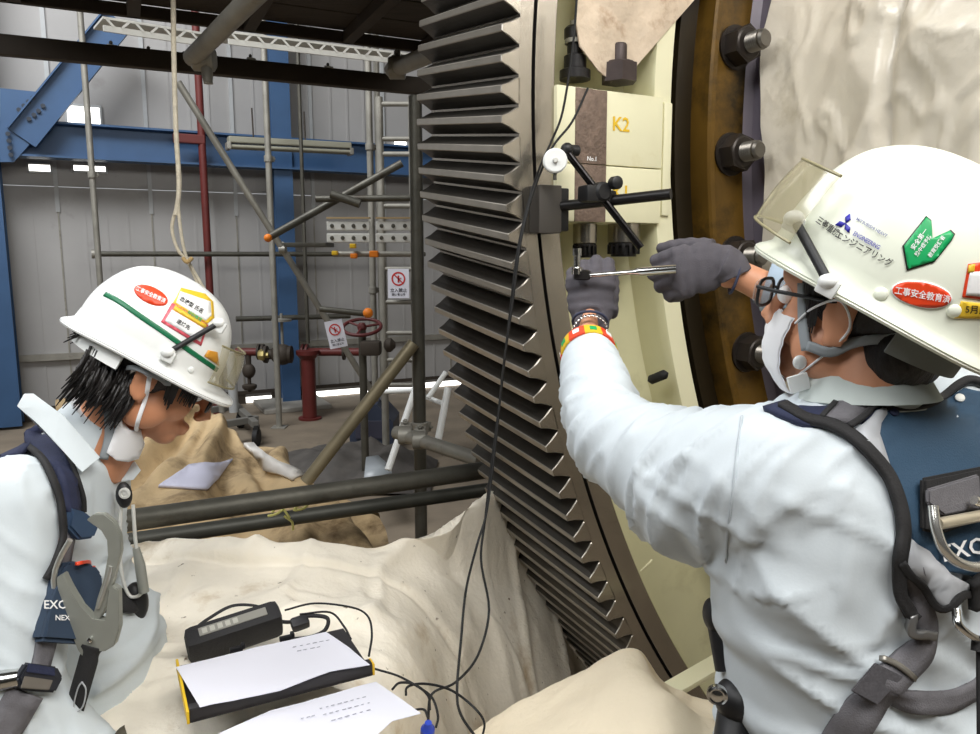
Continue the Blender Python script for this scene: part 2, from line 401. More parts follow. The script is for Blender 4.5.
m = MB(); wbox(m, ws(246, 404)[0], ws(272, 404)[0], .005, .07, -.02, -.01); o = m.build('window_6', M_day); o['kind'] = 'structure'  # no window: glowing strip added as daylight in the gap under the wall
m = MB(); wbox(m, ws(313, 404)[0], ws(420, 404)[0] + 1, .005, .07, -.02, -.01); o = m.build('window_7', M_day); o['kind'] = 'structure'  # second added glow strip for the daylight gap at floor level
M_hall = mat('hall_cladding', (70, 68, 64), .8, 0, .05, 1)
for nm, bx_ in (('ceiling', ((-14, -4, 8), (14, 14, 8.2))), ('wall_front', ((-14, -4.2, 0), (14, -4, 8))), ('wall_left', ((-14.2, -4, 0), (-14, 14, 8))), ('wall_right', ((9, -4, 0), (9.2, 14, 8)))):
    m = MB(); a, b = Vector(bx_[0]), Vector(bx_[1]); m.box((a + b) / 2, ((1, 0, 0), (0, 1, 0), ZZ), b - a); o = m.build(nm, M_hall); o['kind'] = 'structure'
m = MB(); sA = sref[0] - pw * 5; sB = sref[0] + pw * 11
for a, b in ((sA, ws(246, 404)[0]), (ws(272, 404)[0], ws(313, 404)[0])): wbox(m, a, b, 0, .12, -.03, .01)
wbox(m, sA, sB, .11, .15, -.03, .02); o = m.build('baseboard_back', M_dark); o['kind'] = 'structure'
m = MB(); wbox(m, sA, sB, ws(200, 352)[1], ws(200, 346)[1], 0, .05); o = m.build('trim_1', M_galv); o['kind'] = 'structure'
# ---- blue steelwork
def hcol(u0, u1, vtop, vbot, name, label, off=.35, zt=None):
    s0, zb = ws(u0, vbot, off); s1, _ = ws(u1, vbot, off); zt = zt or 6.2; zb = 0
    t = thing(name, label, 'column', wq((s0 + s1) / 2, 0, off))
    m = MB(); wbox(m, s0, s1, zb + .03, zt, off - .0, off - .016); m.build('flange', M_blue, t)
    m = MB(); wbox(m, s0, s1, zb + .03, zt, off - .24, off - .256); m.build('flange', M_blue, t)
    m = MB(); wbox(m, (s0 + s1) / 2 - .007, (s0 + s1) / 2 + .007, zb + .03, zt, off - .016, off - .24); m.build('web', M_blue, t)
    return t, s0, s1
t, s0, s1 = hcol(-28, 20, 0, 400, 'steel_column', 'blue steel column at the left edge of the photo')
t2, s2, s3 = hcol(283, 301, 0, 400, 'steel_column', 'blue steel column with a pale concrete foot in the middle of the far wall')
m = MB(); wbox(m, s2 - .28, s3 + .25, 0, .05, -.0 + .05, .75, .01); m.build('concrete_foot', mat('pale_concrete', (150, 146, 138), .8, 0, .1, 8), t2)
m = MB(); zb0, zb1 = ws(100, 161, .3)[1], ws(100, 126, .3)[1]
be = thing('steel_beam', 'horizontal blue steel beam crossing the far wall', 'beam', wq(s1, zb0, .3))
wbox(m, s1 - .1, s3 + 6, zb0, zb0 + .02, .2, .42); m.build('flange', M_blue, be)
m = MB(); wbox(m, s1 - .1, s3 + 6, zb1 - .02, zb1, .2, .42); m.build('flange', M_blue, be)
m = MB(); wbox(m, s1 - .1, s3 + 6, zb0 + .02, zb1 - .02, .30, .315); m.build('web', M_blue, be)
br = thing('steel_brace', 'sloping blue steel brace bolted to a gusset plate at upper left', 'brace', wp(10, 160, .42))
m = MB(); a, b = wp(22, 138, .44), wp(118, 20, .44); d = (b - a); m.box((a + b) / 2, (d, NW, d.cross(NW)), (d.length, .02, .26)); m.build('brace_web', M_blue, br)
for sg in (-1, 1):
    m = MB(); m.box((a + b) / 2 + d.cross(NW).normalized() * .13 * sg + NW * .03, (d, NW, d.cross(NW)), (d.length, .08, .015)); m.build('flange', M_blue, br)
m = MB(); pl = [wp(*q, .43) for q in ((0, 88), (40, 92), (60, 100), (44, 128), (14, 162), (0, 162))]
m.add(pl + [p - NW * .02 for p in pl], [(0, 1, 2, 3, 4, 5), (11, 10, 9, 8, 7, 6)] + [(i, (i + 1) % 6, (i + 1) % 6 + 6, i + 6) for i in range(6)]); m.build('gusset_plate', M_blue, br)
for u, v in [(19, 110), (24, 106), (28.5, 102), (33, 98), (29, 119), (34, 115), (38.5, 111), (43, 106), (8, 134), (9, 141), (10, 148), (11, 155)]:
    m = MB(); m.prism(wp(u, v, .455), NW, 6, .022, .022, .016); m.build('bolt', M_bolt, br)
# ---- pipes and tubes far back
def tube_thing(a, b, r, name, label, cat, m_, seg=12, group=None, extra=None):
    m = MB(); d = (Vector(b) - Vector(a)); L_ = d.length; dn = d.normalized()
    m.tube([a, b], r, seg); m.lathe(Vector(a) - dn * .001, dn, [(r * 1.03, 0), (r * 1.03, .01), (r, .012)], seg)
    return solo(m, name, m_, label, cat, 50, group)
def gz(p, z=0.): return Vector((p.x, p.y, z))
def clamp(p, ax, r, mt=None, parent=None):   # scaffold coupler: two jaws, bolt and nut
    m = MB(); ax = Vector(ax).normalized(); o_ = ax.orthogonal().normalized(); b = ax.cross(o_)
    m.lathe(Vector(p) - ax * r, ax, [(r * 1.25, 0), (r * 1.35, r * .1), (r * 1.35, r * 1.9), (r * 1.25, r * 2)], 14)
    m.box(Vector(p) + o_ * r * 1.5, (ax, o_, b), (r * 1.6, r * .9, r * 1.2), r * .15)
    m.tube([Vector(p) + o_ * r * 1.7 - b * r * 1.1, Vector(p) + o_ * r * 1.7 + b * r * 1.4], r * .22, 8)
    m.prism(Vector(p) + o_ * r * 1.7 + b * r * .8, b, 6, r * .42, r * .42, r * .4)
    return m.build('coupler', mt or M_galv, parent, 35)
def tube_with(a, b, r, name, label, cat, m_, clamps=(), cm=None, seg=14):
    a, b = Vector(a), Vector(b); t = thing(name, label, cat, a if a.z < b.z else b)
    m = MB(); m.tube([a, b], r, seg); m.build('pipe', m_, t, 60)
    for k, ax in clamps: clamp(a.lerp(b, k), ax, r, cm, t)
    return t
rp = wp(200, 90, .5); rb = wp(213, 320, .5)
rt = thing('red_pipe', 'vertical dark red pipe standing off the far wall left of the middle column', 'pipe', gz(rb))
m = MB(); q = wp(205, 200, .5); m.tube([gz(q, 0), gz(q, 5.5)], .038, 12); m.build('pipe', M_red, rt, 60)
m = MB(); m.box(wp(189, 139, .5), (DW, NW, ZZ), (.3, .08, .09), .01); m.build('bracket', M_red, rt)
hp = thing('wall_pipe', 'long horizontal grey pipe at mid height on the far wall', 'pipe', wp(95, 254, .6))
m = MB(); a = wp(95, 254, .6); b = wp(425, 254, .6); m.tube([a, Vector((b.x, b.y, a.z))], .026, 10); m.build('pipe', M_galvd, hp, 60)
m = MB(); m.lathe(a - DW * .03, DW, [(.045, 0), (.045, .05)], 12); m.build('end_cap', M_galv, hp, 40)
tube_with(wp(236, 319, .7), wp(350, 316, .7), .028, 'wall_pipe', 'dark horizontal pipe just above the flanged red pipework', 'pipe', M_galvd)
# fluorescent lamp hung near the wall
la = thing('lamp_fixture', 'long unlit fluorescent lamp fixture under the blue beam', 'lamp', wp(228, 150, .9))
a, b = wp(228, 143, .9), wp(350, 149, .9); dd = (b - a).normalized(); up2 = dd.cross(NW).normalized() * -1
if up2.z < 0: up2 = -up2
m = MB(); m.box((a + b) / 2 + up2 * .03, (dd, NW, up2), ((b - a).length, .14, .06), .01); m.build('housing', M_lampt, la)
for k in (-1, 1):
    m = MB(); m.tube([a + NW * .05 * k - up2 * .035, b + NW * .05 * k - up2 * .035], .018, 10); m.build('tube', M_lampt, la, 60)
    m = MB(); e = a if k < 0 else b; m.box(e - up2 * .03, (dd, NW, up2), (.04, .15, .07), .008); m.build('end_cap', M_galv, la)
for k in (.2, .62):
    m = MB(); m.tube([a.lerp(b, k) + up2 * .05, a.lerp(b, k) + up2 * .35], .008, 6); m.build('hanger', M_dark, la)
# ---- scaffold tubes of the middle distance
def vert(u, v, y, z0, z1, r, label, m_=None, clamps=(), name='scaffold_post'):
    p = P(u, v, y); t = thing(name, label, 'scaffold tube', gz(p, z0))
    m = MB(); m.tube([gz(p, z0), gz(p, z1)], r, 14); m.build('pipe', m_ or M_galv, t, 60)
    if z0 < .01:
        m = MB(); m.box(gz(p, .006), ((1, 0, 0), (0, 1, 0), ZZ), (.14, .14, .012), .002); m.build('base_plate', m_ or M_galv, t)
    for z in clamps: clamp(gz(p, z), (0, 0, 1), r, None, t)
    return t
vert(94, 200, 6.9, 0, 3.9, .026, 'thin upright scaffold tube left of the rope', clamps=(2.4,))
tube_with(P(178, 82, 5.6), P(372, 392, 6.2), .025, 'scaffold_brace', 'long sloping scaffold tube falling from upper left to lower right', 'scaffold tube', M_galv, ((.5, (1, 0, 0)),))
t = tube_with(P(268, 238, 5.6), P(402, 163, 5.6), .027, 'scaffold_brace', 'sloping scaffold tube rising to the right with an orange end knob', 'scaffold tube', M_galvd)
m = MB(); m.ell(P(268, 238, 5.57), ((1, 0, 0), (0, 1, 0), (0, 0, 1)), (.03, .03, .03), 12, 8); m.build('end_knob', M_orange, t, 60)
vert(268, 150, 7.4, 0, 4.4, .030, 'upright scaffold tube in front of the middle blue column', clamps=(2.6, 3.4))
vert(303, 200, 6.9, .9, 3.9, .017, 'short hanging tube right of the middle blue column', M_galvd)
vert(371, 200, 6.6, 0, 3.9, .028, 'left upright tube of the pair beside the scaffold ladder', M_galv, (1.4, 2.6))
vert(379, 200, 6.7, 0, 3.6, .026, 'right upright tube of the pair beside the scaffold ladder', M_galv, (1.0,))
# ladder
lt = thing('scaffold_ladder', 'narrow steel scaffold ladder beside the gear', 'ladder', gz(P(395, 250, 6.2)))
for u in (381, 413):
    m = MB(); p = P(u, 200, 6.2); m.tube([gz(p, .0), gz(p, P(413, 97, 6.2).z)], .03, 12); m.build('rail', M_galv, lt, 60)
for v in (104, 139, 154, 206, 269, 302, 333, 360, 385):
    m = MB(); a = P(381, v, 6.2); b = P(413, v, 6.2); m.tube([a, Vector((b.x, b.y, a.z))], .02, 10); m.build('rung', M_galv, lt, 60)
# shelf with perforated planks
for i, (u0, u1, lab) in enumerate(((327, 370, 'left'), (376, 411, 'right'))):
    pk = thing('perforated_plank', '%s one of two pale perforated steel toe boards beside the scaffold ladder' % lab, 'plank', P(u0, 242, 5.4))
    for v in (226, 238):
        m = MB(); a, b = P(u0, v, 5.4), P(u1, v, 5.4); b.z = a.z; c = (a + b) / 2; L_ = (b - a).length
        m.box(c, ((1, 0, 0), (0, 1, 0), ZZ), (L_, .03, .062), .006); n_ = max(3, int(L_ / .075))
        for k in range(n_):
            q = a.lerp(b, (k + .5) / n_); m.prism(q - Vector((0, .012, 0)), (0, -1, 0), 8, .017, .012, .008, mi=1)
        m.build('board', [M_zinc, M_galvd], pk)
    m = MB(); a, b = P(u0, 218, 5.4), P(u1, 218, 5.4); b.z = a.z; m.box((a + b) / 2, ((1, 0, 0), (0, 1, 0), ZZ), ((b - a).length, .05, .012)); m.build('edge_strip', mat('tan_edge', (168, 146, 110)), pk)
def hbar(u0, v0, u1, v1, y, r, label, m_=None, name='scaffold_tube', y2=None, lvl=False):
    a, b = P(u0, v0, y), P(u1, v1, y2 or y)
    if lvl: b.z = a.z
    return tube_with(a, b, r, name, label, 'scaffold tube', m_ or M_galvd)
hbar(316, 199, 412, 198, 5.5, .024, 'short horizontal tube above the perforated toe boards')
hbar(331, 194, 360, 204, 5.45, .03, 'dark stub of tube clamped above the toe boards')
m = MB(); a, b = P(289, 244, 5.5), P(330, 246, 5.5); m.box((a + b) / 2, ((1, 0, 0), (0, 1, 0), ZZ), ((b - a).length, .3, .03), .004); solo(m, 'shelf_plank', M_galvd, 'narrow grey plank left of the toe boards', 'plank')
t = hbar(333, 254, 412, 254, 5.3, .02, 'horizontal tube with orange clips below the toe boards', M_galv)
for u, v, mm, s_ in ((335, 253, M_yellow, .03), (353, 246, M_yellow, .032), (354, 256, M_orange, .034), (374, 254, M_orange, .045)):
    m = MB(); m.box(P(u, v, 5.26), ((1, 0, 0), (0, 1, 0), ZZ), (s_ * 1.3, .05, s_), .008); m.build('clip', mm, t)
t = hbar(320, 309, 368, 314, 5.0, .02, 'short horizontal tube ending in an orange ball above the handwheel')
m = MB(); m.ell(P(368, 313, 4.97), ((1, 0, 0), (0, 1, 0), ZZ), (.034, .034, .034), 14, 10); m.build('ball', M_orange, t, 60)
# warning signs
def sign(u0, v0, u1, v1, y, label, tilt=0):
    t = thing('warning_sign', label, 'sign', P((u0 + u1) / 2, v1, y)); c = P((u0 + u1) / 2, (v0 + v1) / 2, y)
    w_ = (u1 - u0) / F * y; h_ = (v1 - v0) / F * y; ax = Vector((math.cos(tilt), 0, math.sin(tilt))); az = Vector((-math.sin(tilt), 0, math.cos(tilt))); ay = Vector((0, 1, 0))
    m = MB(); m.box(c, (ax, ay, az), (w_, .004, h_)); m.build('sheet', M_paper, t)
    c2 = c + az * h_ * .16 - ay * .004; R = w_ * .33; n = 28; m = MB(); rg = [[], []]
    for k in range(n):
        a = 2 * PI * k / n; dv = ax * math.cos(a) + az * math.sin(a); rg[0].append(c2 + dv * R); rg[1].append(c2 + dv * R * .78)
    m.rings(rg, False); d = (ax - az).normalized(); m.box(c2, (d, ay, d.cross(ay)), (R * 1.7, .002, R * .16)); m.build('prohibition_ring', M_signred, t)
    m = MB(); m.ell(c2 + az * R * .35 - ay * 0, (ax, ay, az), (R * .14, .001, R * .14), 10, 6); m.box(c2 - az * R * .15, (ax, ay, az), (R * .22, .002, R * .7)); m.box(c2 + ax * R * .2, ((ax + az * .6), ay, (az - ax * .6)), (R * .5, .002, R * .12)); m.build('figure', M_signred, t)
    m = MB(); vs_, fs = text2d('立入禁止', w_ * .2)
    m.add([c - az * h_ * .24 - ay * .004 + ax * x + az * y_ for x, y_ in vs_], fs)
    vs_, fs = text2d('関係者以外', w_ * .13); m.add([c - az * h_ * .38 - ay * .004 + ax * x + az * y_ for x, y_ in vs_], fs); m.build('lettering', M_ink, t)
    return t
sign(388, 269, 409, 298, 6.13, 'white prohibition sign hung on the scaffold ladder')
sign(327, 320, 345, 348, 5.1, 'white prohibition sign hanging tilted by the handwheel', .2)
# ---- red pipework and valves
rwk = thing('red_pipework', 'low run of flanged red pipe in front of the far wall', 'pipe', gz(P(300, 350, 7.9)))
zc = P(300, 352, 7.9).z
def hx_(u): return P(u, 352, 7.9).x
for a_, b_ in ((236, 258), (302, 378)):
    m = MB(); m.tube([(hx_(a_), 7.9, zc), (hx_(b_), 7.9, zc)], .042, 14); m.build('pipe', M_red, rwk, 60)
for u in (258, 262, 302, 306, 343, 375):
    m = MB(); m.lathe((hx_(u), 7.9, zc), (1, 0, 0), [(.085, 0), (.085, .022)], 16); m.build('pipe_flange', M_red if u in (302, 306) else M_dark, rwk, 40)
m = MB(); m.tube([(hx_(248), 7.9, zc), (hx_(248), 7.9, zc - .14)], .03, 12); m.ell((hx_(248), 7.9, zc - .2), ((1, 0, 0), (0, 1, 0), ZZ), (.07, .06, .08), 14, 10); m.tube([(hx_(248), 7.9, zc - .27), (hx_(248), 7.9, zc - .42)], .02, 10); m.lathe((hx_(248), 7.9, zc - .40), ZZ, [(.055, 0), (.075, .02), (.075, .05), (.05, .06)], 14); m.build('drain_valve', M_dark, rwk, 50)
m = MB(); x = hx_(310); m.tube([(x, 7.8, 0), (x, 7.8, zc + .02)], .075, 14); m.lathe((x, 7.8, 0), ZZ, [(.12, 0), (.12, .02)], 14); m.lathe((x, 7.8, zc - .06), ZZ, [(.075, 0), (.12, .05), (.12, .09)], 14); m.build('support_post', M_red, rwk, 40)
vb = thing('gate_valve', 'dark gate valve with small brass parts in front of the blue column', 'valve', (hx_(287), 7.7, zc))
m = MB(); m.ell((hx_(287), 7.7, zc), ((1, 0, 0), (0, 1, 0), ZZ), (.12, .09, .11), 16, 10); m.lathe((hx_(270), 7.7, zc), (1, 0, 0), [(.09, 0), (.09, .03), (.05, .04), (.05, .24), (.09, .25), (.09, .28)], 16); m.build('valve_body', M_dark, vb, 50)
m = MB(); m.tube([(hx_(288), 7.7, zc + .08), (hx_(288), 7.7, zc + .42)], .015, 8); m.lathe((hx_(288), 7.7, zc + .33), ZZ, [(.02, 0), (.1, .01), (.1, .03), (.02, .04)], 16); m.build('stem', M_galv, vb, 50)
m = MB(); m.lathe((hx_(266), 7.65, zc), (1, 0, 0), [(.05, 0), (.06, .03), (.06, .06), (.03, .08), (.03, .1)], 8); m.build('brass_fitting', mat('brass', (176, 160, 104), .4, .7), vb, 40)
hw = thing('handwheel_stand', 'tall valve stand with a big dark red handwheel', 'valve', gz(P(362, 350, 5.4)))
hc = P(362, 327, 5.4); m = MB(); ring = [hc + Vector((.135 * math.cos(a), .135 * math.sin(a), 0)) for a in np.linspace(0, 2 * PI, 41)]
wt = Matrix.Rotation(.35, 3, 'X'); ring = [hc + wt @ (p - hc) for p in ring]
m.tube(ring, .013, 8, False)
for k in range(3): a = k * 2.09 + .4; m.tube([hc, hc + wt @ Vector((.13 * math.cos(a), .13 * math.sin(a), 0))], .009, 8)
m.lathe(hc - Vector((0, 0, .02)), ZZ, [(.03, 0), (.035, .02), (.02, .05)], 12); m.build('handwheel', mat('dark_red_wheel', (92, 36, 36), .5), hw, 60)
m = MB(); m.tube([gz(hc, 0), hc], .028, 12); m.lathe(gz(hc, .0), ZZ, [(.1, 0), (.1, .02), (.04, .05)], 16); m.build('stand_post', M_galvd, hw, 50)
m = MB(); m.box(P(371, 348, 5.3), ((1, 0, 0), (0, 1, 0), ZZ), (.14, .12, .1), .02); m.lathe(P(384, 345, 5.3), (1, 0, 0), [(.02, 0), (.05, .02), (.05, .05), (.02, .08)], 12); m.build('gearbox', M_dark, hw, 40)
# low grey trolley left and dark blue box
tr = thing('low_trolley', 'low grey steel trolley frame on the floor behind the bowed worker', 'trolley', onz(228, 425, 0))
ta = onz(196, 414, .22); 
for q0, q1 in (((198, 412), (236, 406)), ((200, 428), (255, 419)), ((236, 406), (255, 424)), ((198, 412), (204, 428))):
    m = MB(); a, b = onz(*q0, .2), onz(*q1, .2); d = b - a; m.box((a + b) / 2, (d, ZZ, d.cross(ZZ)), (d.length + .05, .06, .06), .006); m.build('frame_bar', mat('grey_paint', (120, 118, 112), .55, .2), tr)
for q in ((240, 408), (256, 424), (203, 428), (199, 412)):
    m = MB(); p = onz(*q, .2); m.prism((p.x - .02, p.y, .08), (1, 0, 0), 16, .08, .08, .04); m.box((p.x, p.y, .15), ((1, 0, 0), (0, 1, 0), ZZ), (.05, .06, .08), .005); m.build('castor', M_rubber, tr, 30)
for u, r_ in ((222, .03), (234, .045)):
    m = MB(); p = onz(u, 412, .2); m.tube([gz(p, .2), gz(p, P(u, 352, p.y).z)], r_, 12); m.build('upright', M_batten if u > 230 else M_galv, tr, 60)
bx = thing('blue_machine', 'dark blue machine cabinet on the floor between the scaffold tubes', 'machine', onz(375, 452, 0))
m = MB(); a, b = onz(350, 452, 0), onz(394, 450, 0); h_ = .42; w_ = (b - a).length
prof = [(0, 0), (0, .30), (.13, h_), (w_ - .14, h_), (w_, .26), (w_, 0)]
R = [[Vector((a.x + x, a.y + dy, z)) for x, z in prof] for dy in (0, .45)]; m.rings(R); m.build('cabinet', M_bluebox, bx)
m = MB(); m.box(((a.x + b.x) / 2, a.y - .02, .03), ((1, 0, 0), (0, 1, 0), ZZ), (w_ + .1, .1, .05), .008); m.build('skid', M_dark, bx)
m = MB(); m.box(((a.x + b.x) / 2, a.y - .006, .2), ((1, 0, 0), (0, 1, 0), ZZ), (w_ * .7, .012, .16), .004); m.build('cover_plate', mat('dark_blue_plate', (60, 60, 74), .5), bx)
# pale frame stand (white struts) right of the post
ws_ = thing('white_trestle', 'white tubular trestle leaning beside the dark blue cabinet', 'trestle', onz(395, 470, 0))
for (u0, v0, y0, u1, v1, y1, r_) in ((421, 372, 3.5, 388, 470, 3.3, .016), (421, 395, 3.5, 444, 404, 3.4, .012), (446, 372, 3.45, 428, 398, 3.4, .012), (448, 388, 3.3, 436, 452, 3.2, .016), (378, 392, 3.6, 422, 390, 3.5, .012)):
    m = MB(); m.tube([P(u0, v0, y0), P(u1, v1, y1)], r_, 10); m.build('strut', M_white, ws_, 60)
m = MB(); p = [(378, 455), (366, 457), (364, 478), (392, 472), (388, 464)]; solo_p = [onz(u, v, .35) for u, v in p]
m.add(solo_p + [q - Vector((0, 0, .02)) for q in solo_p], [(0, 1, 2, 3, 4), (9, 8, 7, 6, 5)] + [(i, (i + 1) % 5, (i + 1) % 5 + 5, i + 5) for i in range(5)]); solo(m, 'plastic_bag', mat('clear_bag', (150, 156, 160), .35), 'crumpled grey plastic bag behind the rail', 'bag', 180)
# floor clutter behind the rail
cl = thing('folded_tarpaulin', 'dark folded tarpaulin heap behind the handrail', 'tarpaulin', onz(345, 480, 0))
m = MB(); c = onz(350, 478, 0)
n = 26; g = []
for i in range(n):
    for j in range(n):
        x = (i / (n - 1) - .5) * 1.3; y = (j / (n - 1) - .5) * .9; e = max(0, 1 - (x / .65) ** 2) * max(0, 1 - (y / .45) ** 2)
        g.append((c.x + x, c.y + y, .02 + e ** .5 * (.22 + .1 * fbm((x, y, 1), 4))))
m.add(g, [(i * n + j, (i + 1) * n + j, (i + 1) * n + j + 1, i * n + j + 1) for i in range(n - 1) for j in range(n - 1)])
m.build('sheet', mat('dark_sheet', (74, 70, 66), .7, 0, .25, 12), cl, 180)
# ---------------------------------------------------------------- overhead staging, dark against the wall
def beam2(a, b, w, h, name, label, m_, cat='beam', bev=.004):
    d = (Vector(b) - Vector(a)); s2_ = d.cross(ZZ).normalized(); u_ = s2_.cross(d).normalized(); m = MB()
    m.box((Vector(a) + Vector(b)) / 2, (d, s2_, u_), (d.length, w, h), bev); return solo(m, name, m_, label, cat)
beam2(P(-30, 42, 3.0), P(436, 88, 3.8), .05, .075, 'scaffold_beam', 'long dark scaffold beam crossing the upper left of the photo', M_dark)
zd = 1.02 + HC; ea = P(-60, -3, 3.0); eb = P(436, 58, 3.86); zd = ea.z + .065; ea.z = zd; eb.z = zd; de = (eb - ea).normalized(); dn_ = Vector((de.y, -de.x, 0))
dk = thing('staging_deck', 'dark overhead scaffold staging seen from below at upper left', 'staging', ea)
k = 0; wdt = .25
while k < 5:
    m = MB(); o_ = dn_ * (k * (wdt + .012) + wdt / 2); mid = (ea + eb) / 2 + o_
    m.box(mid + Vector((0, 0, .02)), (de, dn_, ZZ), ((eb - ea).length, wdt, .04), .004); m.build('deck_plank', M_deck, dk); k += 1
for f_ in (.12, .33, .56, .78, .97):
    m = MB(); a = ea.lerp(eb, f_) - Vector((0, 0, .03)); m.box(a + dn_ * .62, (dn_, de, ZZ), (1.26, .05, .05), .004); m.build('joist', M_dark, dk)
m = MB(); m.box((ea + eb) / 2 - Vector((0, 0, .03)), (de, dn_, ZZ), ((eb - ea).length, .03, .05), .004); m.build('edge_board', M_dark, dk)
# perforated steel plank beyond, its zigzag edge bright
for (u0, v0, u1, v1, y0, y1, lab) in ((98, 23, 195, 37, 4.2, 4.5, 'left'), (224, 37, 420, 58, 4.6, 5.2, 'right')):
    a, b = P(u0, v0, y0), P(u1, v1, y1); b.z = a.z + (b.z - a.z) * .5; d = (b - a).normalized(); s2_ = d.cross(ZZ).normalized()
    t = thing('catwalk_plank', '%s bright perforated steel catwalk plank behind the dark beam' % lab, 'plank', a)
    m = MB(); m.box((a + b) / 2, (d, s2_, ZZ), ((b - a).length, .24, .012)); m.box((a + b) / 2 - ZZ * .05 - s2_ * -.11, (d, s2_, ZZ), ((b - a).length, .012, .03)); m.build('plank', M_zinc, t)
    m = MB(); nz = int((b - a).length / .07)
    for k in range(nz):
        p = a.lerp(b, (k + .5) / nz) + s2_ * .115 - ZZ * .022; m.box(p, ((d + ZZ * (1 if k % 2 else -1)).normalized(), s2_, (ZZ - d * (1 if k % 2 else -1)).normalized()), (.05, .01, .012))
    m.build('zigzag_edge', M_zinc, t)
    m = MB(); q0, q1 = a - ZZ * .13, b - ZZ * .13; m.tube([q0, q1], .022, 12); m.build('rail_tube', M_galv, t, 60)
    for k in (.12, .5, .88): clamp(q0.lerp(q1, k), d, .024, M_galvd, t)
tube_with(P(192, 58, 2.9), P(268, -18, 2.3), .032, 'scaffold_tube', 'thick near tube slanting out of the top of the photo', 'scaffold tube', M_galv)
cpl = thing('swivel_coupler', 'grey swivel coupler hanging below the thick slanting tube', 'coupler', P(206, 82, 2.9))
m = MB(); c = P(204, 58, 2.9); m.lathe(c - Vector((.05, 0, 0)), (1, .2, 0), [(.03, 0), (.045, .01), (.045, .08), (.03, .09)], 14); m.build('jaw', M_galv, cpl, 40)
m = MB(); m.tube([P(206, 60, 2.9), P(208, 82, 2.9)], [.026, .017], 10); m.prism(P(208, 78, 2.9), (0, 0, -1), 6, .018, .018, .02); m.build('eye_bolt', M_galv, cpl, 40)
m = MB(); m.tube([P(198, 50, 2.88), P(190, 52, 2.88), P(189, 56, 2.88)], .01, 8); m.build('hook', M_galv, cpl, 60)
tube_with(P(392, 70, 3.4), P(450, 46, 2.9), .034, 'scaffold_tube', 'stub of galvanised tube poking out left of the top gear teeth', 'scaffold tube', M_galv, ((.1, (1, 0, 0)),))
t = vert(418, 300, 2.9, 0, P(412, 96, 2.9).z, .0245, 'thick upright scaffold post right beside the gear teeth', M_galvd, (P(420, 428, 2.9).z,))
tube_with(P(306, 482, 2.75), P(414, 343, 2.85), .0245, 'scaffold_brace', 'thick sloping tube rising from the handrail to the upright post', 'scaffold tube', mat('brassy_tube', (138, 128, 104), .5, .5, .15, 9))
t = tube_with(P(396, 432, 2.75), P(480, 460, 2.5), .025, 'scaffold_tube', 'short galvanised tube clamped across the upright post', 'scaffold tube', M_galv, ((.12, (1, 0, 0)), (.3, (1, 0, 0))))
# the two handrail tubes
ra = tube_with(P(40, 533, 1.75), P(500, 468, 2.42), .0285, 'handrail', 'thick upper handrail tube in front of the tan canvas', 'scaffold tube', M_galvd)
rb_ = tube_with(P(80, 548, 2.1), P(492, 489, 2.66), .0245, 'handrail', 'thinner lower handrail tube just above the white canvas', 'scaffold tube', mat('tube_dark', (66, 66, 60), .5, .4, .2, 9))
yf = thing('yellow_tie', 'yellow cable ties knotted round the lower handrail', 'tie', P(288, 515, 2.2))
m = MB(); 
for q in (((272, 512), (280, 506), (290, 518)), ((284, 516), (292, 522), (293, 530)), ((300, 504), (294, 510), (304, 508), (312, 500)), ((268, 516), (276, 514), (284, 509))):
    m.tube(spline([P(u, v, 2.16) for u, v in q], 5), .004, 6)
m.build('strap', mat('tie_yellow', (206, 200, 120), .5), yf, 60)
# rope
rr = thing('rope', 'cream rope hanging from above and splitting into two strands', 'rope', P(207, 302, 2.6))
m = MB(); m.tube(spline([P(173, -20, 2.6), P(174, 60, 2.6), P(176, 130, 2.6), P(179, 185, 2.6), P(176, 215, 2.6)], 8), .0085, 8); m.build('rope_strand', M_rope, rr, 60)
for q in (((177, 205), (172, 228), (178, 250), (188, 262), (204, 298)), ((178, 205), (181, 232), (186, 256), (196, 275), (209, 297))):
    m = MB(); m.tube(spline([P(u, v, 2.6 + .01 * i) for i, (u, v) in enumerate(q)], 8), .006, 8); m.build('rope_strand', M_rope, rr, 60)
m = MB(); m.tube(spline([P(183, 258, 2.59), P(187, 262, 2.585), P(192, 258, 2.6)], 4), .007, 8); m.build('tie_knot', mat('tan_twine', (190, 160, 110), .8), rr, 60)
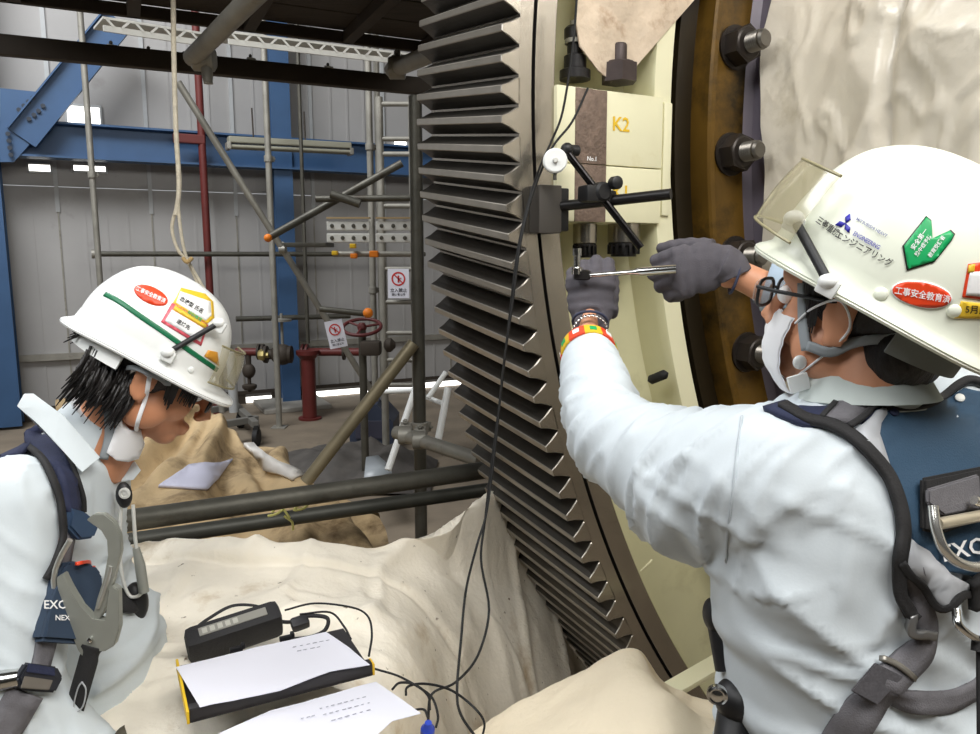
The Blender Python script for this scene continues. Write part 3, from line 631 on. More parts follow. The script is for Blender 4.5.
# ---------------------------------------------------------------- the big helical gear ring
GA, GE = .4923994, -.01141
gn = Vector((-math.sin(GA) * math.cos(GE), math.cos(GA) * math.cos(GE), math.sin(GE)))   # axis, pointing away
gh = gn.cross(ZZ).normalized(); gw = gh.cross(gn)
GC = W(2.50854932, 3.04592144, .35145625); RT = 2.8198; RR = 2.776; GWID = .47; PIT = .02256; TH0 = .058
GM = Matrix((-gh, -gn, gw)).transposed()             # local x out to the left, y towards the camera side, z up
def gp(r, th, t=0.): return GC + GM @ Vector((r * math.cos(th), -t, r * math.sin(th)))
def gpix(u, v, t=0.):                                # local (x, z) of a picture point on the plane at depth t
    d = ray(u, v); o_ = GC + gn * t; k = (o_ - CAM).dot(gn) / d.dot(gn); return GM.transposed() @ (CAM + d * k - GC)
def grev(name, prof, th0, th1, n, mats, parent, smooth=30, mis=None):
    m = MB(); R = [[Vector((r * math.cos(a), -t, r * math.sin(a))) for r, t in prof] for a in np.linspace(th0, th1, n)]
    k = len(prof); vs_ = [p for r in R for p in r]; o = len(m.v); m.v += [tuple(p) for p in vs_]
    for i in range(n - 1):
        for j in range(k - 1): m.f.append((i * k + j, i * k + j + 1, (i + 1) * k + j + 1, (i + 1) * k + j)); m.mi.append(mis[j] if mis else 0)
    me = bpy.data.meshes.new(name); me.from_pydata(m.v, [], m.f)
    for x in (mats if isinstance(mats, list) else [mats]): me.materials.append(x)
    me.polygons.foreach_set('material_index', m.mi); me.update()
    bm = bmesh.new(); bm.from_mesh(me); bmesh.ops.recalc_face_normals(bm, faces=bm.faces); bm.to_mesh(me); bm.free()
    me.polygons.foreach_set('use_smooth', [True] * len(me.polygons)); me.set_sharp_from_angle(angle=math.radians(smooth))
    ob = bpy.data.objects.new(name, me); COL.objects.link(ob); ob.parent = parent; return ob
gear = thing('ring_gear', 'huge steel ring gear with slanting teeth standing upright through the middle of the photo', 'gear', GC)
gear.rotation_euler = GM.to_euler()
T0, T1 = -.86, .52
grev('gear_rim', [(RR - .10, GWID), (RR, GWID), (RR, 0), (2.7435, 0), (2.7435, .02), (2.734, .02), (2.734, 0), (2.684, 0), (2.681, .003), (2.681, .10), (RR - .10, GWID)], T0, T1, 150, [M_steel, M_groove], gear, 25, [0, 0, 0, 1, 1, 1, 0, 0, 0, 0])
# one tooth, then copies sharing its mesh
KH = .0515; hp_ = PIT / 2
def tooth_mesh():
    prof = [(RR - .004, -hp_ * .93), (RR + .003, -hp_ * .90), (RR + .012, -hp_ * .73), (RR + .024, -hp_ * .50), (RT - .002, -hp_ * .27), (RT, -hp_ * .21),
            (RT, hp_ * .21), (RT - .002, hp_ * .27), (RR + .024, hp_ * .50), (RR + .012, hp_ * .73), (RR + .003, hp_ * .90), (RR - .004, hp_ * .93)]
    n = len(prof); V = []; Fc = []; mi = []
    sec = [(0., .0022), (.0022, 0.), (GWID * .33, 0), (GWID * .66, 0), (GWID - .0022, 0), (GWID, .0022)]
    for t, ins in sec:
        for i, (r, a) in enumerate(prof):
            rr_ = r - ins * (1 if r > RR + .01 else 0); aa = a * (1 - ins / .012 * .35) + KH * t
            V.append((rr_ * math.cos(aa), -t, rr_ * math.sin(aa)))
    for k in range(len(sec) - 1):
        for i in range(n - 1): Fc.append((k * n + i, k * n + i + 1, (k + 1) * n + i + 1, (k + 1) * n + i)); mi.append(1 if k == 0 else (3 if i in (4, 5, 6) else 0))
    Fc.append(tuple(range(n))); mi.append(2); Fc.append(tuple(len(V) - n + i for i in range(n))[::-1]); mi.append(0)
    me = bpy.data.meshes.new('gear_tooth'); me.from_pydata(V, [], Fc)
    for x in (M_tooth, M_edge, M_steel, M_crest): me.materials.append(x)
    me.polygons.foreach_set('material_index', mi)
    bm = bmesh.new(); bm.from_mesh(me); bmesh.ops.recalc_face_normals(bm, faces=bm.faces); bm.to_mesh(me); bm.free(); return me
tm = tooth_mesh()
for k in range(-19, 36):
    th = TH0 - (k + .5) * PIT
    o = bpy.data.objects.new('gear_tooth', tm); COL.objects.link(o); o.parent = gear; o.rotation_euler = (0, -th, 0)
# cream web and lip behind the rim
web = thing('gear_wheel_body', 'cream painted wheel body with a raised lip inside the steel gear rim', 'machine', GC); web.rotation_euler = GM.to_euler()
grev('web', [(2.682, .004), (2.676, .02), (2.655, .085), (2.62, .11), (2.44, .115), (2.412, .10), (2.404, .03), (2.401, .004), (2.397, -.002)], T0, T1, 110, M_cream, web, 50)
grev('lip', [(2.397, -.002), (2.346, -.002), (2.342, .002), (2.340, .22)], T0, T1, 110, M_creamb, web, 25)
def gbox(name, x0, x1, z0, z1, t0, t1, m_, parent, bev=.004):
    m = MB(); m.box(((x0 + x1) / 2, -(t0 + t1) / 2, (z0 + z1) / 2), ((1, 0, 0), (0, 1, 0), ZZ), (abs(x1 - x0), abs(t1 - t0), abs(z1 - z0)), bev)
    off = parent_origin(parent); m.v = [(x + off.x, y + off.y, z + off.z) for x, y, z in m.v]; return m.build(name, m_, parent, 30)
a = gpix(557, 84, -.012); b = gpix(661, 165, -.012); c = gpix(557, 221, -.012)
xl, xr, zt_, zm_, zb_ = a.x, gpix(662, 165, -.012).x, a.z, gpix(600, 165, -.012).z, c.z
gbox('joint_block', xl, xr, zm_ + .001, zt_, -.012, .11, M_creamb, web)
gbox('joint_block', xl, xr, zb_, zm_ - .001, -.012, .11, M_creamb, web)
p0, p1 = gpix(575, 150, -.0125), gpix(606, 150, -.0125)
gbox('bare_strip', p0.x, p1.x, zm_ + .001, zt_ - .002, -.0145, -.010, M_rust, web, .0008)
gbox('bare_strip', p0.x, p1.x, zb_, zm_ - .001, -.0145, -.010, M_rust, web, .0008)
gbox('edge_rib', gpix(664, 150, -.012).x, gpix(672, 150, -.012).x, zb_ + .02, zt_ - .01, -.010, .10, M_creamb, web, .003)
def glocal(mb, name, m_, parent, smooth=35):
    off = parent_origin(parent); mb.v = [(x + off.x, y + off.y, z + off.z) for x, y, z in mb.v]; return mb.build(name, m_, parent, smooth)
def gl(u, v, t): return gpix(u, v, t)
# bolts: standing on the block, nuts under it
def stud(u, v, t, r, h, nutr, nuth, label, name='joint_bolt', up=1, extra=0):
    m = MB(); p = gl(u, v, t); m.prism(p, (0, 0, up), 6, nutr, nutr, nuth, .3); m.lathe(p + Vector((0, 0, up * nuth)), (0, 0, up), [(nutr * .86, 0), (nutr * .8, .004), (r, .005), (r, h), (r * .85, h + .004)], 16)
    return glocal(m, name, mat('dark_bolt_steel', (70, 60, 58), .5, .5, .15, 30), web)
stud(619, 83, .0, .0175, .042, .043, .042, '')
m = MB(); p = gl(575, 80, .03); m.lathe(p, (0, 0, 1), [(.036, 0), (.036, .02), (.026, .024), (.026, .052), (.019, .056), (.019, .085), (.026, .09), (.026, .112), (.02, .118)], 18); glocal(m, 'hydraulic_fitting', M_black, web)
m = MB(); p = gl(575, 44, .03); m.lathe(p, (0, 0, 1), [(.024, 0), (.024, .025), (.012, .03), (.012, .05)], 16); glocal(m, 'fitting_cap', M_galv, web)
for (u, r, w2) in ((585, .029, 'a'), (624, .040, 'b')):
    m = MB(); p = gl(u, 224, .035); m.lathe(p, (0, 0, -1), [(r, 0), (r, .045), (r * .93, .047)], 20); glocal(m, 'collar_nut', M_steel, web)
    m = MB(); m.lathe(p - Vector((0, 0, .047)), (0, 0, -1), [(r * .96, 0), (r * .96, .006), (r * .8, .008)], 20)
    for k in range(14):
        a_ = 2 * PI * k / 14; m.box(p + Vector((r * .92 * math.cos(a_), r * .92 * math.sin(a_), -.062)), ((math.cos(a_), math.sin(a_), 0), (-math.sin(a_), math.cos(a_), 0), ZZ), (r * .18, r * .2, .024), .001)
    m.lathe(p - Vector((0, 0, .05)), (0, 0, -1), [(r * .8, 0), (r * .8, .03)], 16); glocal(m, 'castellated_ring', M_black, web)
m = MB(); p = gl(577, 250, .035); m.tube([p, p - Vector((0, 0, .045))], .008, 12); m.lathe(p - Vector((0, 0, .04)), (0, 0, -1), [(.012, 0), (.012, .02)], 6); glocal(m, 'bolt_shank', M_chrome, web)
# yellow paint marks on the block
for (u, v, n_) in ((621, 125, 0), (621, 193, 1)):
    m = MB(); vs_, fs = text2d('K2' if n_ == 0 else 'K1', .045); c = gl(u, v, -.0132); m.add([(c.x - x, c.y + .0004, c.z + y_) for x, y_ in vs_], fs); glocal(m, 'paint_mark', M_yellow, web)
m = MB(); vs_, fs = text2d('No.1', .014); c = gl(592, 159, -.0148); m.add([(c.x - x, c.y + .0004, c.z + y_) for x, y_ in vs_], fs); glocal(m, 'chalk_mark', M_dwht, web)
# weld bead and black stop pin in the web
m = MB(); a_, b_ = gl(652, 560, .112), gl(600, 608, .112); m.tube([a_, b_], .004, 8); glocal(m, 'weld_bead', M_creamb, web)
m = MB(); a_, b_ = gpix(648, 381, .04), gpix(668, 373, -.02); m.tube(spline([a_, (a_ + b_) / 2, b_], 3), [.002, .0125, .0125, .0125, .0125, .0125, .002], 14); glocal(m, 'rubber_stop', M_rubber, web, 60)
# oily ring with its recess shadow painted in, and the bolted brown flange
fg = thing('shell_flange', 'oily brown bolted flange ring between the cream wheel body and the plastic sheeting', 'flange', GC); fg.rotation_euler = GM.to_euler()
grev('dark_ring', [(2.34, .20), (2.335, .09), (2.32, .085), (2.318, .06), (2.30, .055), (2.298, .035), (2.25, .03)], T0, T1, 110, M_oilsh, fg, 25)
grev('flange_plate', [(2.25, .03), (2.248, -.028), (2.243, -.034), (2.232, -.036), (2.230, -.030), (2.222, -.030), (2.130, -.030), (2.126, -.026), (2.124, .04)], T0, T1, 110, M_oil, fg, 25)
grev('shell_edge', [(2.126, .0), (2.105, -.005), (2.085, -.02), (2.08, -.5)], T0, T1, 110, M_oilp, fg, 40)
def bolt_parts():
    m = MB(); ax = (0, 1, 0); z0_ = .030
    m.lathe((0, z0_, 0), ax, [(.054, 0), (.054, .006)], 24); m.prism((0, z0_ + .006, 0), ax, 6, .047, .047, .040, .3)
    m.lathe((0, z0_ + .046, 0), ax, [(.040, 0), (.036, .003), (.0235, .0035)], 20)
    off = Vector((0, 0, 0)); n_ = m.build('nut', mat('dark_nut', (54, 48, 44), .42, .5, .2, 25), None, 30)
    m = MB(); pr = [(.0225, .03)]
    for k in range(9): pr += [(.0245, .034 + k * .006), (.0215, .037 + k * .006)]
    pr += [(.023, .092), (.018, .098)]; m.lathe((0, z0_, 0), ax, pr, 20); s__ = m.build('threaded_end', mat('stud_steel', (116, 112, 106), .35, .8, .15, 30), None, 40)
    return n_, s__
bn, bs_ = bolt_parts()
bpx = [(735, 44), (727, 155), (748, 258), (743, 357)]
bth = [math.atan2(gpix(u, v, -.05).z, gpix(u, v, -.05).x) for u, v in bpx]; dth = (bth[0] - bth[3]) / 3
wl = ['topmost flange bolt, above the plastic sheeting edge', 'second flange bolt from the top, beside the brown flange middle', 'flange bolt partly hidden behind the raised gloved hand', 'lowest visible flange bolt, left of the face mask']
first = True
for k in range(-2, 7):
    th = bth[0] - k * dth; r_ = 2.172
    e = bpy.data.objects.new('flange_bolt', None); COL.objects.link(e); e.location = (r_ * math.cos(th), 0, r_ * math.sin(th)); e.parent = fg; e.rotation_euler = (0, -th + .2 * k, 0)
    for q in (bn, bs_):
        c = q if first else q.copy()
        if not first: COL.objects.link(c)
        c.parent = e
    first = False
# plastic sheeting over the shell
def cloth_grid(name, fn, nu, nv, m_, parent=None, thick=.003):
    V = [fn(i / (nu - 1), j / (nv - 1)) for i in range(nu) for j in range(nv)]
    m = MB(); m.add(V, [(i * nv + j, (i + 1) * nv + j, (i + 1) * nv + j + 1, i * nv + j + 1) for i in range(nu - 1) for j in range(nv - 1)])
    return m
def tarp(i, j):
    th = -.75 + 1.2 * i; e = .012 * math.sin(th * 26) + .012 * fbm((th * 6, 0, 3), 1.5)
    t = -.075 + e - j * 1.75; p3 = (th * 2.1, t, 1.)
    w1 = noise.noise(Vector((th * 2.1 + t * 1.5, t * 1.1 - th, 2.)) * 1.7); w2 = noise.noise(Vector((th * 7 + t * 4, t * 2.5 - th * 2, 9.)) * 1.3); w3 = noise.noise(Vector((th * 4 - t * 7, t * 3 + th * 8, 4.)) * 1.9)
    r = 2.113 + min(1, j * 8) * (.024 * w1 + .011 * max(0, 1 - abs(w2) * 6) + .010 * max(0, 1 - abs(w3) * 7) + .014 * max(0, 1 - abs(w1) * 9)) - .02 * math.exp(-((t + .42 + .15 * th) / .015) ** 2)
    return gp(r, th, t)
m = cloth_grid('sheet', tarp, 200, 170, M_tarp); solo(m, 'plastic_sheeting', M_tarp, 'wrinkled pale plastic sheeting wrapped round the shell at upper right', 'sheeting', 180)
# brown cloth hanging in front of the cream block top
poly = [(585, -170), (800, -170), (705, -12), (668, 30), (640, 62), (632, 72), (612, 82), (598, 70), (580, 46), (576, 20)]
vs_, fs = poly_mesh(poly, 7); m = MB(); A = []
for p in vs_:
    q = gpix(p.x, p.y, .0); t = -.006 + .002 * math.sin(p.x * .12 + p.y * .05) + .002 * fbm((p.x * .02, p.y * .02, 0), 1.); q = gpix(p.x, p.y, t); A.append(GC + GM @ q)
m.add(A, fs); m.add([a_ + gn * .004 for a_ in A], [f[::-1] for f in fs]); solo(m, 'wrapping_cloth', M_clothb, 'brown mottled cloth hanging in a point over the cream joint block', 'cloth', 180)
# cream guard plate low down at the right of the gear
m = MB(); a_, b_ = P(664, 694, 1.62), P(740, 650, 1.75); d = b_ - a_; m.box((a_ + b_) / 2, (d, gn, d.cross(gn)), (d.length, .05, .014), .003); solo(m, 'guard_edge', M_creamb, 'cream guard plate edge at the foot of the gear', 'guard')
# ---------------------------------------------------------------- dial gauge on its magnetic stand
ds = thing('gauge_stand', 'black magnetic gauge stand clamped on the steel gear face', 'stand', GC + GM @ gpix(545, 235, -.03))
def gW(u, v, t): return GC + GM @ gpix(u, v, t)
m = MB(); c0, c1 = gpix(529, 186, -.0), gpix(551, 234, -.0)
m.box(GC + GM @ Vector(((c0.x + c1.x) / 2, .022, (c0.z + c1.z) / 2)), (gh, gn, gw), (abs(c0.x - c1.x) * 1.0, .044, abs(c0.z - c1.z)), .003); m.build('magnet_base', mat('grey_magnet', (92, 88, 84), .45, .5), ds, 30)
m = MB(); m.box(gW(559, 210, -.028), (gh, gn, gw), (.035, .03, .095), .004); m.prism(gW(560, 231, -.028), gw, 8, .006, .006, .02); m.build('magnet_base_front', M_blackp, ds, 30)
ctr = gW(604, 204, -.10)
m = MB(); e = P(671, 194, ctr.y - .10); m.tube([gW(562, 206, -.04), e], .0115, 16); m.build('horizontal_rod', M_black, ds, 60)
m = MB(); a_, b_ = gW(567, 152, -.085), P(641, 248, ctr.y - .06); m.tube([a_, b_], .0085, 14); m.build('sloping_rod', mat('polished_black', (40, 38, 38), .2, .8), ds, 60)
m = MB(); k_ = a_.lerp(b_, .42); m.lathe(k_ + gn * .03, -gn, [(.016, 0), (.021, .004), (.021, .05), (.016, .055)], 18); m.box(k_ + gh * -.022 - gw * .004, (gh, gn, gw), (.04, .04, .036), .008); m.box(k_ + gh * .024 - gw * .012, (gh, gn, gw), (.03, .036, .034), .008); m.build('cross_clamp', M_blackp, ds, 40)
m = MB(); m.lathe(k_ + gh * .022 + gw * .018 - gn * .02, -gn, [(.012, 0), (.014, .004), (.014, .02), (.010, .023)], 14); m.build('clamp_knob', M_blackp, ds, 40)
m = MB(); m.lathe(a_ + gw * .006 + gh * .012 + gn * .01, gh, [(.008, 0), (.012, .004), (.012, .022), (.008, .026)], 14); m.ell(a_ + gw * .006, (gh, gn, gw), (.014, .014, .014), 14, 8); m.build('end_clamp', M_blackp, ds, 40)
dg = thing('dial_gauge', 'small round white dial gauge at the top of the sloping rod', 'gauge', gW(555, 172, -.085))
c = gW(555, 161, -.085); ax = (-gn * .9 - gh * .5).normalized(); m = MB(); m.lathe(c - ax * .012, ax, [(.024, 0), (.026, .004), (.026, .020), (.023, .023)], 28); m.build('dial_case', M_white, dg, 40)
m = MB(); m.lathe(c + ax * .011, ax, [(.006, 0), (.006, .006), (.004, .008)], 14); m.build('centre_lug', M_zinc, dg, 40)
m = MB(); m.tube([c - gw * .024, c - gw * .04], .004, 8); m.tube([c + gh * .018, a_], .006, 8); m.build('mounting_stem', M_galvd, dg, 60)
# gauge cables falling down the gear
cb = thing('gauge_cable', 'thin black twin cable running from the gauge down across the gear teeth', 'cable', P(470, 690, 1.5))
C1 = [(577, -5, 1.72), (573, 45, 1.72), (563, 110, 1.72), (552, 140, 1.72), (538, 172, 1.71), (524, 220, 1.69), (516, 262, 1.68), (508, 330, 1.67), (500, 400, 1.66), (492, 460, 1.64), (485, 520, 1.60), (481, 560, 1.55), (489, 610, 1.5), (478, 655, 1.42), (456, 682, 1.36), (432, 694, 1.33), (428, 722, 1.3)]
C2 = [(588, 88, 1.72), (572, 122, 1.71), (552, 148, 1.70), (534, 190, 1.69), (521, 240, 1.67), (513, 300, 1.66), (503, 370, 1.65), (496, 440, 1.63), (487, 510, 1.59), (477, 545, 1.55), (466, 590, 1.5), (461, 640, 1.42), (457, 690, 1.33), (461, 715, 1.3), (478, 740, 1.26)]
for q in (C1, C2):
    m = MB(); m.tube(spline([P(*p) for p in q], 6), .0026, 6); m.build('cable_strand', M_rubber, cb, 60)
# ---------------------------------------------------------------- canvas sheets
def cgrid(rows, nu, nv):                              # rows of (u, v, Y) control points -> smooth surface points
    R = [spline([P(*p) for p in r], 10) for r in rows]
    def res(pl, n):
        d = [0]
        for a, b in zip(pl, pl[1:]): d.append(d[-1] + (b - a).length)
        out = []; k = 0
        for i in range(n):
            t = d[-1] * i / (n - 1)
            while k < len(d) - 2 and d[k + 1] < t: k += 1
            f_ = (t - d[k]) / max(1e-9, d[k + 1] - d[k]); out.append(pl[k].lerp(pl[k + 1], min(1, max(0, f_))))
        return out
    R = [res(r, nu) for r in R]; Cc = [res(spline([r[i] for r in R], 10), nv) for i in range(nu)]
    return Cc
def cloth(name, rows, nu, nv, fn, m_, label, solidify=.004, cat='canvas sheet'):
    G = cgrid(rows, nu, nv); V = []
    for i in range(nu):
        for j in range(nv):
            p = G[i][j]; a = G[min(i + 1, nu - 1)][j] - G[max(i - 1, 0)][j]; b = G[i][min(j + 1, nv - 1)] - G[i][max(j - 1, 0)]
            n = a.cross(b).normalized()
            if n.z < 0: n = -n
            V.append(p + n * fn(p, i / (nu - 1), j / (nv - 1)))
    m = MB(); m.add(V, [(i * nv + j, (i + 1) * nv + j, (i + 1) * nv + j + 1, i * nv + j + 1) for i in range(nu - 1) for j in range(nv - 1)])
    bv = BVHTree.FromPolygons([Vector(v) for v in m.v], m.f)
    o = solo(m, name, m_, label, cat, 180); return o, bv
def crease(p, s, w=6.): return max(0, 1 - abs(noise.noise(Vector(p) * s)) * w)
def pl(v): return 547 / (v - 255)
rows = [[(-120, 640, 1.95), (60, 640, 1.95), (140, 640, 1.95), (250, 640, 1.95), (330, 640, 1.95), (400, 640, 1.98), (440, 640, 2.05), (470, 600, 2.15), (500, 560, 2.3)],
        [(-120, 548, 1.88), (60, 546, 1.87), (140, 545, 1.86), (250, 541, 1.85), (330, 546, 1.86), (400, 542, 1.89), (437, 531, 1.95), (466, 508, 2.04), (496, 490, 2.2)]]
for v, ub, yb in ((575, 535, 2.28), (615, 560, 2.31), (655, 585, 2.34), (700, 612, 2.38), (745, 640, 2.42), (810, 680, 2.42)):
    y0 = pl(v); rows.append([(-120, v, y0), (60, v, y0), (140, v, y0), (240, v, y0), (320, v, y0), (390, v, y0 + (yb - y0) * .10), (440, v, y0 + (yb - y0) * .32), ((440 + ub) / 2, v, y0 + (yb - y0) * .68), (ub, v, yb)])
def fmain(p, i, j):
    d = .018 * fbm((p.x, p.y, 0), 2.6) + .014 * crease((p.x * .7 - p.y, p.y * .5 + p.x * 1.5, 4), 3.1, 7) + .010 * crease((p.x * 1.4 + p.y * .7, p.y * .8 - p.x, 1), 2.2, 5) + .006 * crease((p.x - p.y * 1.6, p.y + p.x, 7), 4.4, 5) + .003 * fbm((p.x, p.y, 3), 14)
    d += .006 * max(0, (p.x + .2) * 4) * math.sin(p.y * 19 + p.x * 14)
    d -= .014 + .012 * math.exp(-((p.y - 1.80 - .05 * math.sin(p.x * 3)) / .012) ** 2)
    return d
main_c, BV_MAIN = cloth('white_canvas', rows, 190, 190, fmain, M_canvas, 'large stained white canvas sheet covering the work ledge in the middle foreground')
rows = [[(60, 520, 4.0), (130, 520, 4.0), (190, 520, 4.1), (225, 520, 4.1), (255, 520, 3.9), (285, 530, 3.6), (320, 545, 3.4), (380, 560, 3.3)],
        [(60, 418, 3.6), (130, 410, 3.6), (190, 409, 3.7), (213, 417, 3.7), (246, 440, 3.5), (276, 462, 3.3), (308, 480, 3.2), (372, 505, 3.1)],
        [(50, 445, 3.2), (120, 440, 3.2), (180, 438, 3.25), (215, 440, 3.3), (250, 463, 3.2), (283, 485, 3.0), (325, 505, 2.95), (385, 525, 2.9)],
        [(40, 480, 2.85), (110, 478, 2.85), (170, 476, 2.85), (215, 478, 2.85), (260, 492, 2.8), (300, 510, 2.75), (340, 530, 2.7), (395, 550, 2.7)],
        [(30, 530, 2.5), (100, 528, 2.5), (170, 525, 2.5), (220, 528, 2.5), (270, 535, 2.5), (310, 545, 2.5), (350, 560, 2.5), (405, 580, 2.5)],
        [(20, 600, 2.3), (100, 600, 2.3), (170, 600, 2.3), (220, 600, 2.3), (270, 600, 2.3), (310, 610, 2.3), (350, 620, 2.3), (410, 640, 2.3)]]
c_ap = P(214, 418, 3.7)
def fbrown(p, i, j):
    a = math.atan2(p.y - c_ap.y - .25, p.x - c_ap.x); r = math.hypot(p.x - c_ap.x, p.y - c_ap.y)
    return min(1, r * 2) * (.045 * math.sin(a * 17 + 2 * fbm(p, 1.2)) + .026 * math.sin(a * 41 + 3 * fbm(p, 2))) + .015 * fbm(p, 6)
br_c, BV_BR = cloth('tan_canvas', rows, 170, 120, fbrown, M_canvasb, 'gathered tan canvas sheet with radiating folds behind the handrail')
m = MB(); patch(m, BV_BR, [(158, 488), (186, 467), (203, 465), (232, 461), (206, 491)], .012, .003, 6); solo(m, 'paper_sheet', mat('lilac_paper', (196, 196, 214), .8), 'pale lilac paper sheet lying on the tan canvas', 'paper', 180)
m = MB(); patch(m, BV_BR, [(243, 447), (254, 447), (276, 460), (303, 478), (293, 482), (262, 466)], .02, .003, 6); solo(m, 'plastic_strip', mat('pale_plastic_strip', (206, 202, 196), .3), 'pale shiny plastic strip along the edge of the tan canvas', 'sheet', 180)
rows = [[(420, 900, 1.5), (480, 860, 1.5), (540, 820, 1.5), (600, 780, 1.5), (660, 760, 1.5), (730, 770, 1.5), (800, 800, 1.5)],
        [(430, 770, 1.42), (490, 729, 1.42), (530, 702, 1.42), (585, 676, 1.42), (636, 657, 1.42), (668, 690, 1.4), (760, 716, 1.38)],
        [(430, 800, 1.30), (490, 746, 1.30), (535, 716, 1.30), (590, 688, 1.29), (640, 670, 1.27), (690, 708, 1.26), (780, 730, 1.25)],
        [(430, 860, 1.2), (490, 790, 1.2), (540, 750, 1.19), (600, 720, 1.17), (660, 705, 1.14), (710, 730, 1.14), (800, 760, 1.14)],
        [(430, 960, 1.1), (490, 880, 1.1), (540, 840, 1.08), (600, 800, 1.06), (660, 780, 1.03), (710, 800, 1.03), (800, 840, 1.03)]]
def fr(p, i, j): return .006 * fbm(p, 5) + .005 * crease((p.x * .6 + p.y, p.x - p.y, 2), 5, 5) + .003 * fbm(p, 14)
cloth('white_canvas', rows, 110, 90, fr, mat('cream_canvas', (232, 218, 192), .85, 0, .05, 4, .25, 90, (200, 178, 144), 4, .62), 'smooth cream canvas fold at the bottom of the photo in front of the gear')
# support under the ledge
tb = thing('work_table', 'low steel table hidden under the white canvas', 'table', (-.75, 1.35, 0)); zt0 = HC - .86
m = MB(); m.box((-.80, 1.40, zt0), ((1, 0, 0), (0, 1, 0), ZZ), (.84, .70, .03), .004); m.build('table_top', M_galvd, tb)
for sx in (-1.18, -.42):
    for sy in (1.08, 1.72):
        m = MB(); m.tube([(sx, sy, 0), (sx, sy, zt0 - .02)], .02, 10); m.build('leg', M_galvd, tb, 60)
# ---------------------------------------------------------------- things on the canvas: binder, papers, meter
zc0 = HC - .695
bd = thing('binder', 'black ring binder with yellow edges holding a sheet of paper', 'binder', onz(190, 726, zc0))
A_, B_, D_ = onz(190, 724, zc0), onz(373, 676, zc0), onz(165, 671, zc0); ux = (B_ - A_).normalized(); uy = (D_ - A_); uy = (uy - ux * uy.dot(ux)); dl = min(uy.length, .17); uy.normalize(); wl_ = (B_ - A_).length
M_bd = mat('binder_black', (44, 42, 44), .5); c = A_ + ux * wl_ / 2 + uy * dl / 2
m = MB(); m.box(c + ZZ * .004, (ux, uy, ZZ), (wl_, dl, .006), .001); m.build('cover', M_bd, bd)
m = MB(); m.box(A_ + ux * wl_ / 2 + ZZ * .012 + uy * .008, (ux, uy, ZZ), (wl_, .016, .024), .003); m.build('spine', M_bd, bd)
for k in (0, 1):
    m = MB(); m.box(A_ + ux * (wl_ * k + (.002 if k else -.002)) + uy * (dl / 2 if not k else .012) + ZZ * .010, (ux, uy, ZZ), (.004, dl if not k else .022, .020), .001); m.build('yellow_edge', M_yellow, bd)
for k in (.33, .63):
    m = MB(); p = A_ + ux * wl_ * k + uy * (dl + .002) + ZZ * .012; m.box(p, (ux, uy, ZZ), (.022, .008, .008), .001); m.box(p + ux * .012 + ZZ * .004, (ux, uy, ZZ), (.006, .012, .008), .001); m.build('clip', M_blackp, bd)
def paper(name, px, z, label, curl=.004, lines=()):
    vs_, fs = poly_mesh(px, 8); A = [onz(p.x, p.y, z) + ZZ * curl * (fbm((p.x * .01, p.y * .01, 1), 1.) + .5) for p in vs_]
    m = MB(); N = len(A); m.add(A, fs); m.add([a - ZZ * .0006 for a in A], [f[::-1] for f in fs]); t = thing(name, label, 'paper', A[0]); m.build('page', M_paper, t, 180)
    for (x0, y0, x1, y1, n_) in lines:
        m = MB()
        for k in range(n_):
            f0 = (k + random.uniform(.1, .3)) / n_; f1 = (k + random.uniform(.6, .9)) / n_
            a, b = onz(x0 + (x1 - x0) * f0, y0 + (y1 - y0) * f0, z), onz(x0 + (x1 - x0) * f1, y0 + (y1 - y0) * f1, z); d = b - a
            m.box((a + b) / 2 + ZZ * (curl * .8 + .002), (d, d.cross(ZZ), ZZ), (d.length, .0016, .0004))
        m.build('handwriting', M_inkl, t, kind='stuff')
    return t
paper('paper_sheet', [(176, 668), (250, 650), (326, 634), (350, 650), (370, 667), (330, 674), (280, 692), (200, 708)], HC - .672, 'blank white sheet lying on top of the black binder', .004, ((292, 650, 332, 642, 6), (296, 654, 322, 649, 4)))
paper('paper_sheet', [(200, 742), (270, 712), (376, 684), (398, 698), (421, 713), (392, 722), (370, 742), (300, 760)], HC - .70, 'white sheet with faint handwriting below the binder', .004, ((318, 712, 368, 699, 8), (322, 718, 372, 705, 8), (330, 724, 372, 712, 6), (300, 722, 316, 718, 3)))
mc = thing('meter_case', 'black soft meter case with a clear window strip lying behind the binder', 'meter', onz(232, 655, HC - .70))
a_, b_ = P(196, 645, 1.335), P(272, 620, 1.40); d = (b_ - a_).normalized(); up_ = Vector((.0, -.45, .9)).normalized(); up_ = (up_ - d * up_.dot(d)).normalized(); sd = d.cross(up_)
m = MB(); m.box((a_ + b_) / 2, (d, sd, up_), ((b_ - a_).length + .035, .05, .062), .014); m.build('soft_case', mat('case_black', (26, 25, 27), .7, 0, .1, 60, .2, 300), mc, 50)
m = MB(); m.box((a_ + b_) / 2 + up_ * .0312 + sd * 0, (d, sd, up_), ((b_ - a_).length * .88, .019, .002), .0006); m.build('window_strip', mat('grey_window', (128, 126, 118), .3), mc)
for k in range(5):
    m = MB(); m.box((a_ + b_) / 2 + up_ * .0322 - d * (.052 - k * .014), (d, sd, up_), (.009, .012, .001)); m.build('key', mat('pale_key', (170, 168, 158), .5), mc)
m = MB(); m.tube(spline([a_ + up_ * .03 + d * .0 - sd * .01, P(208, 619, 1.36), P(232, 606, 1.39), P(256, 606, 1.41), P(268, 613, 1.41)], 8), .005, 8, True, 0, .35); m.build('wrist_strap', M_webb, mc, 60)
m = MB(); m.tube(spline([b_ - up_ * .0, P(290, 622, 1.41), P(308, 616, 1.42), P(327, 618, 1.41), P(325, 630, 1.4), P(310, 637, 1.38), P(285, 640, 1.37)], 8), .004, 8); m.build('wrist_strap', M_webb, mc, 60)
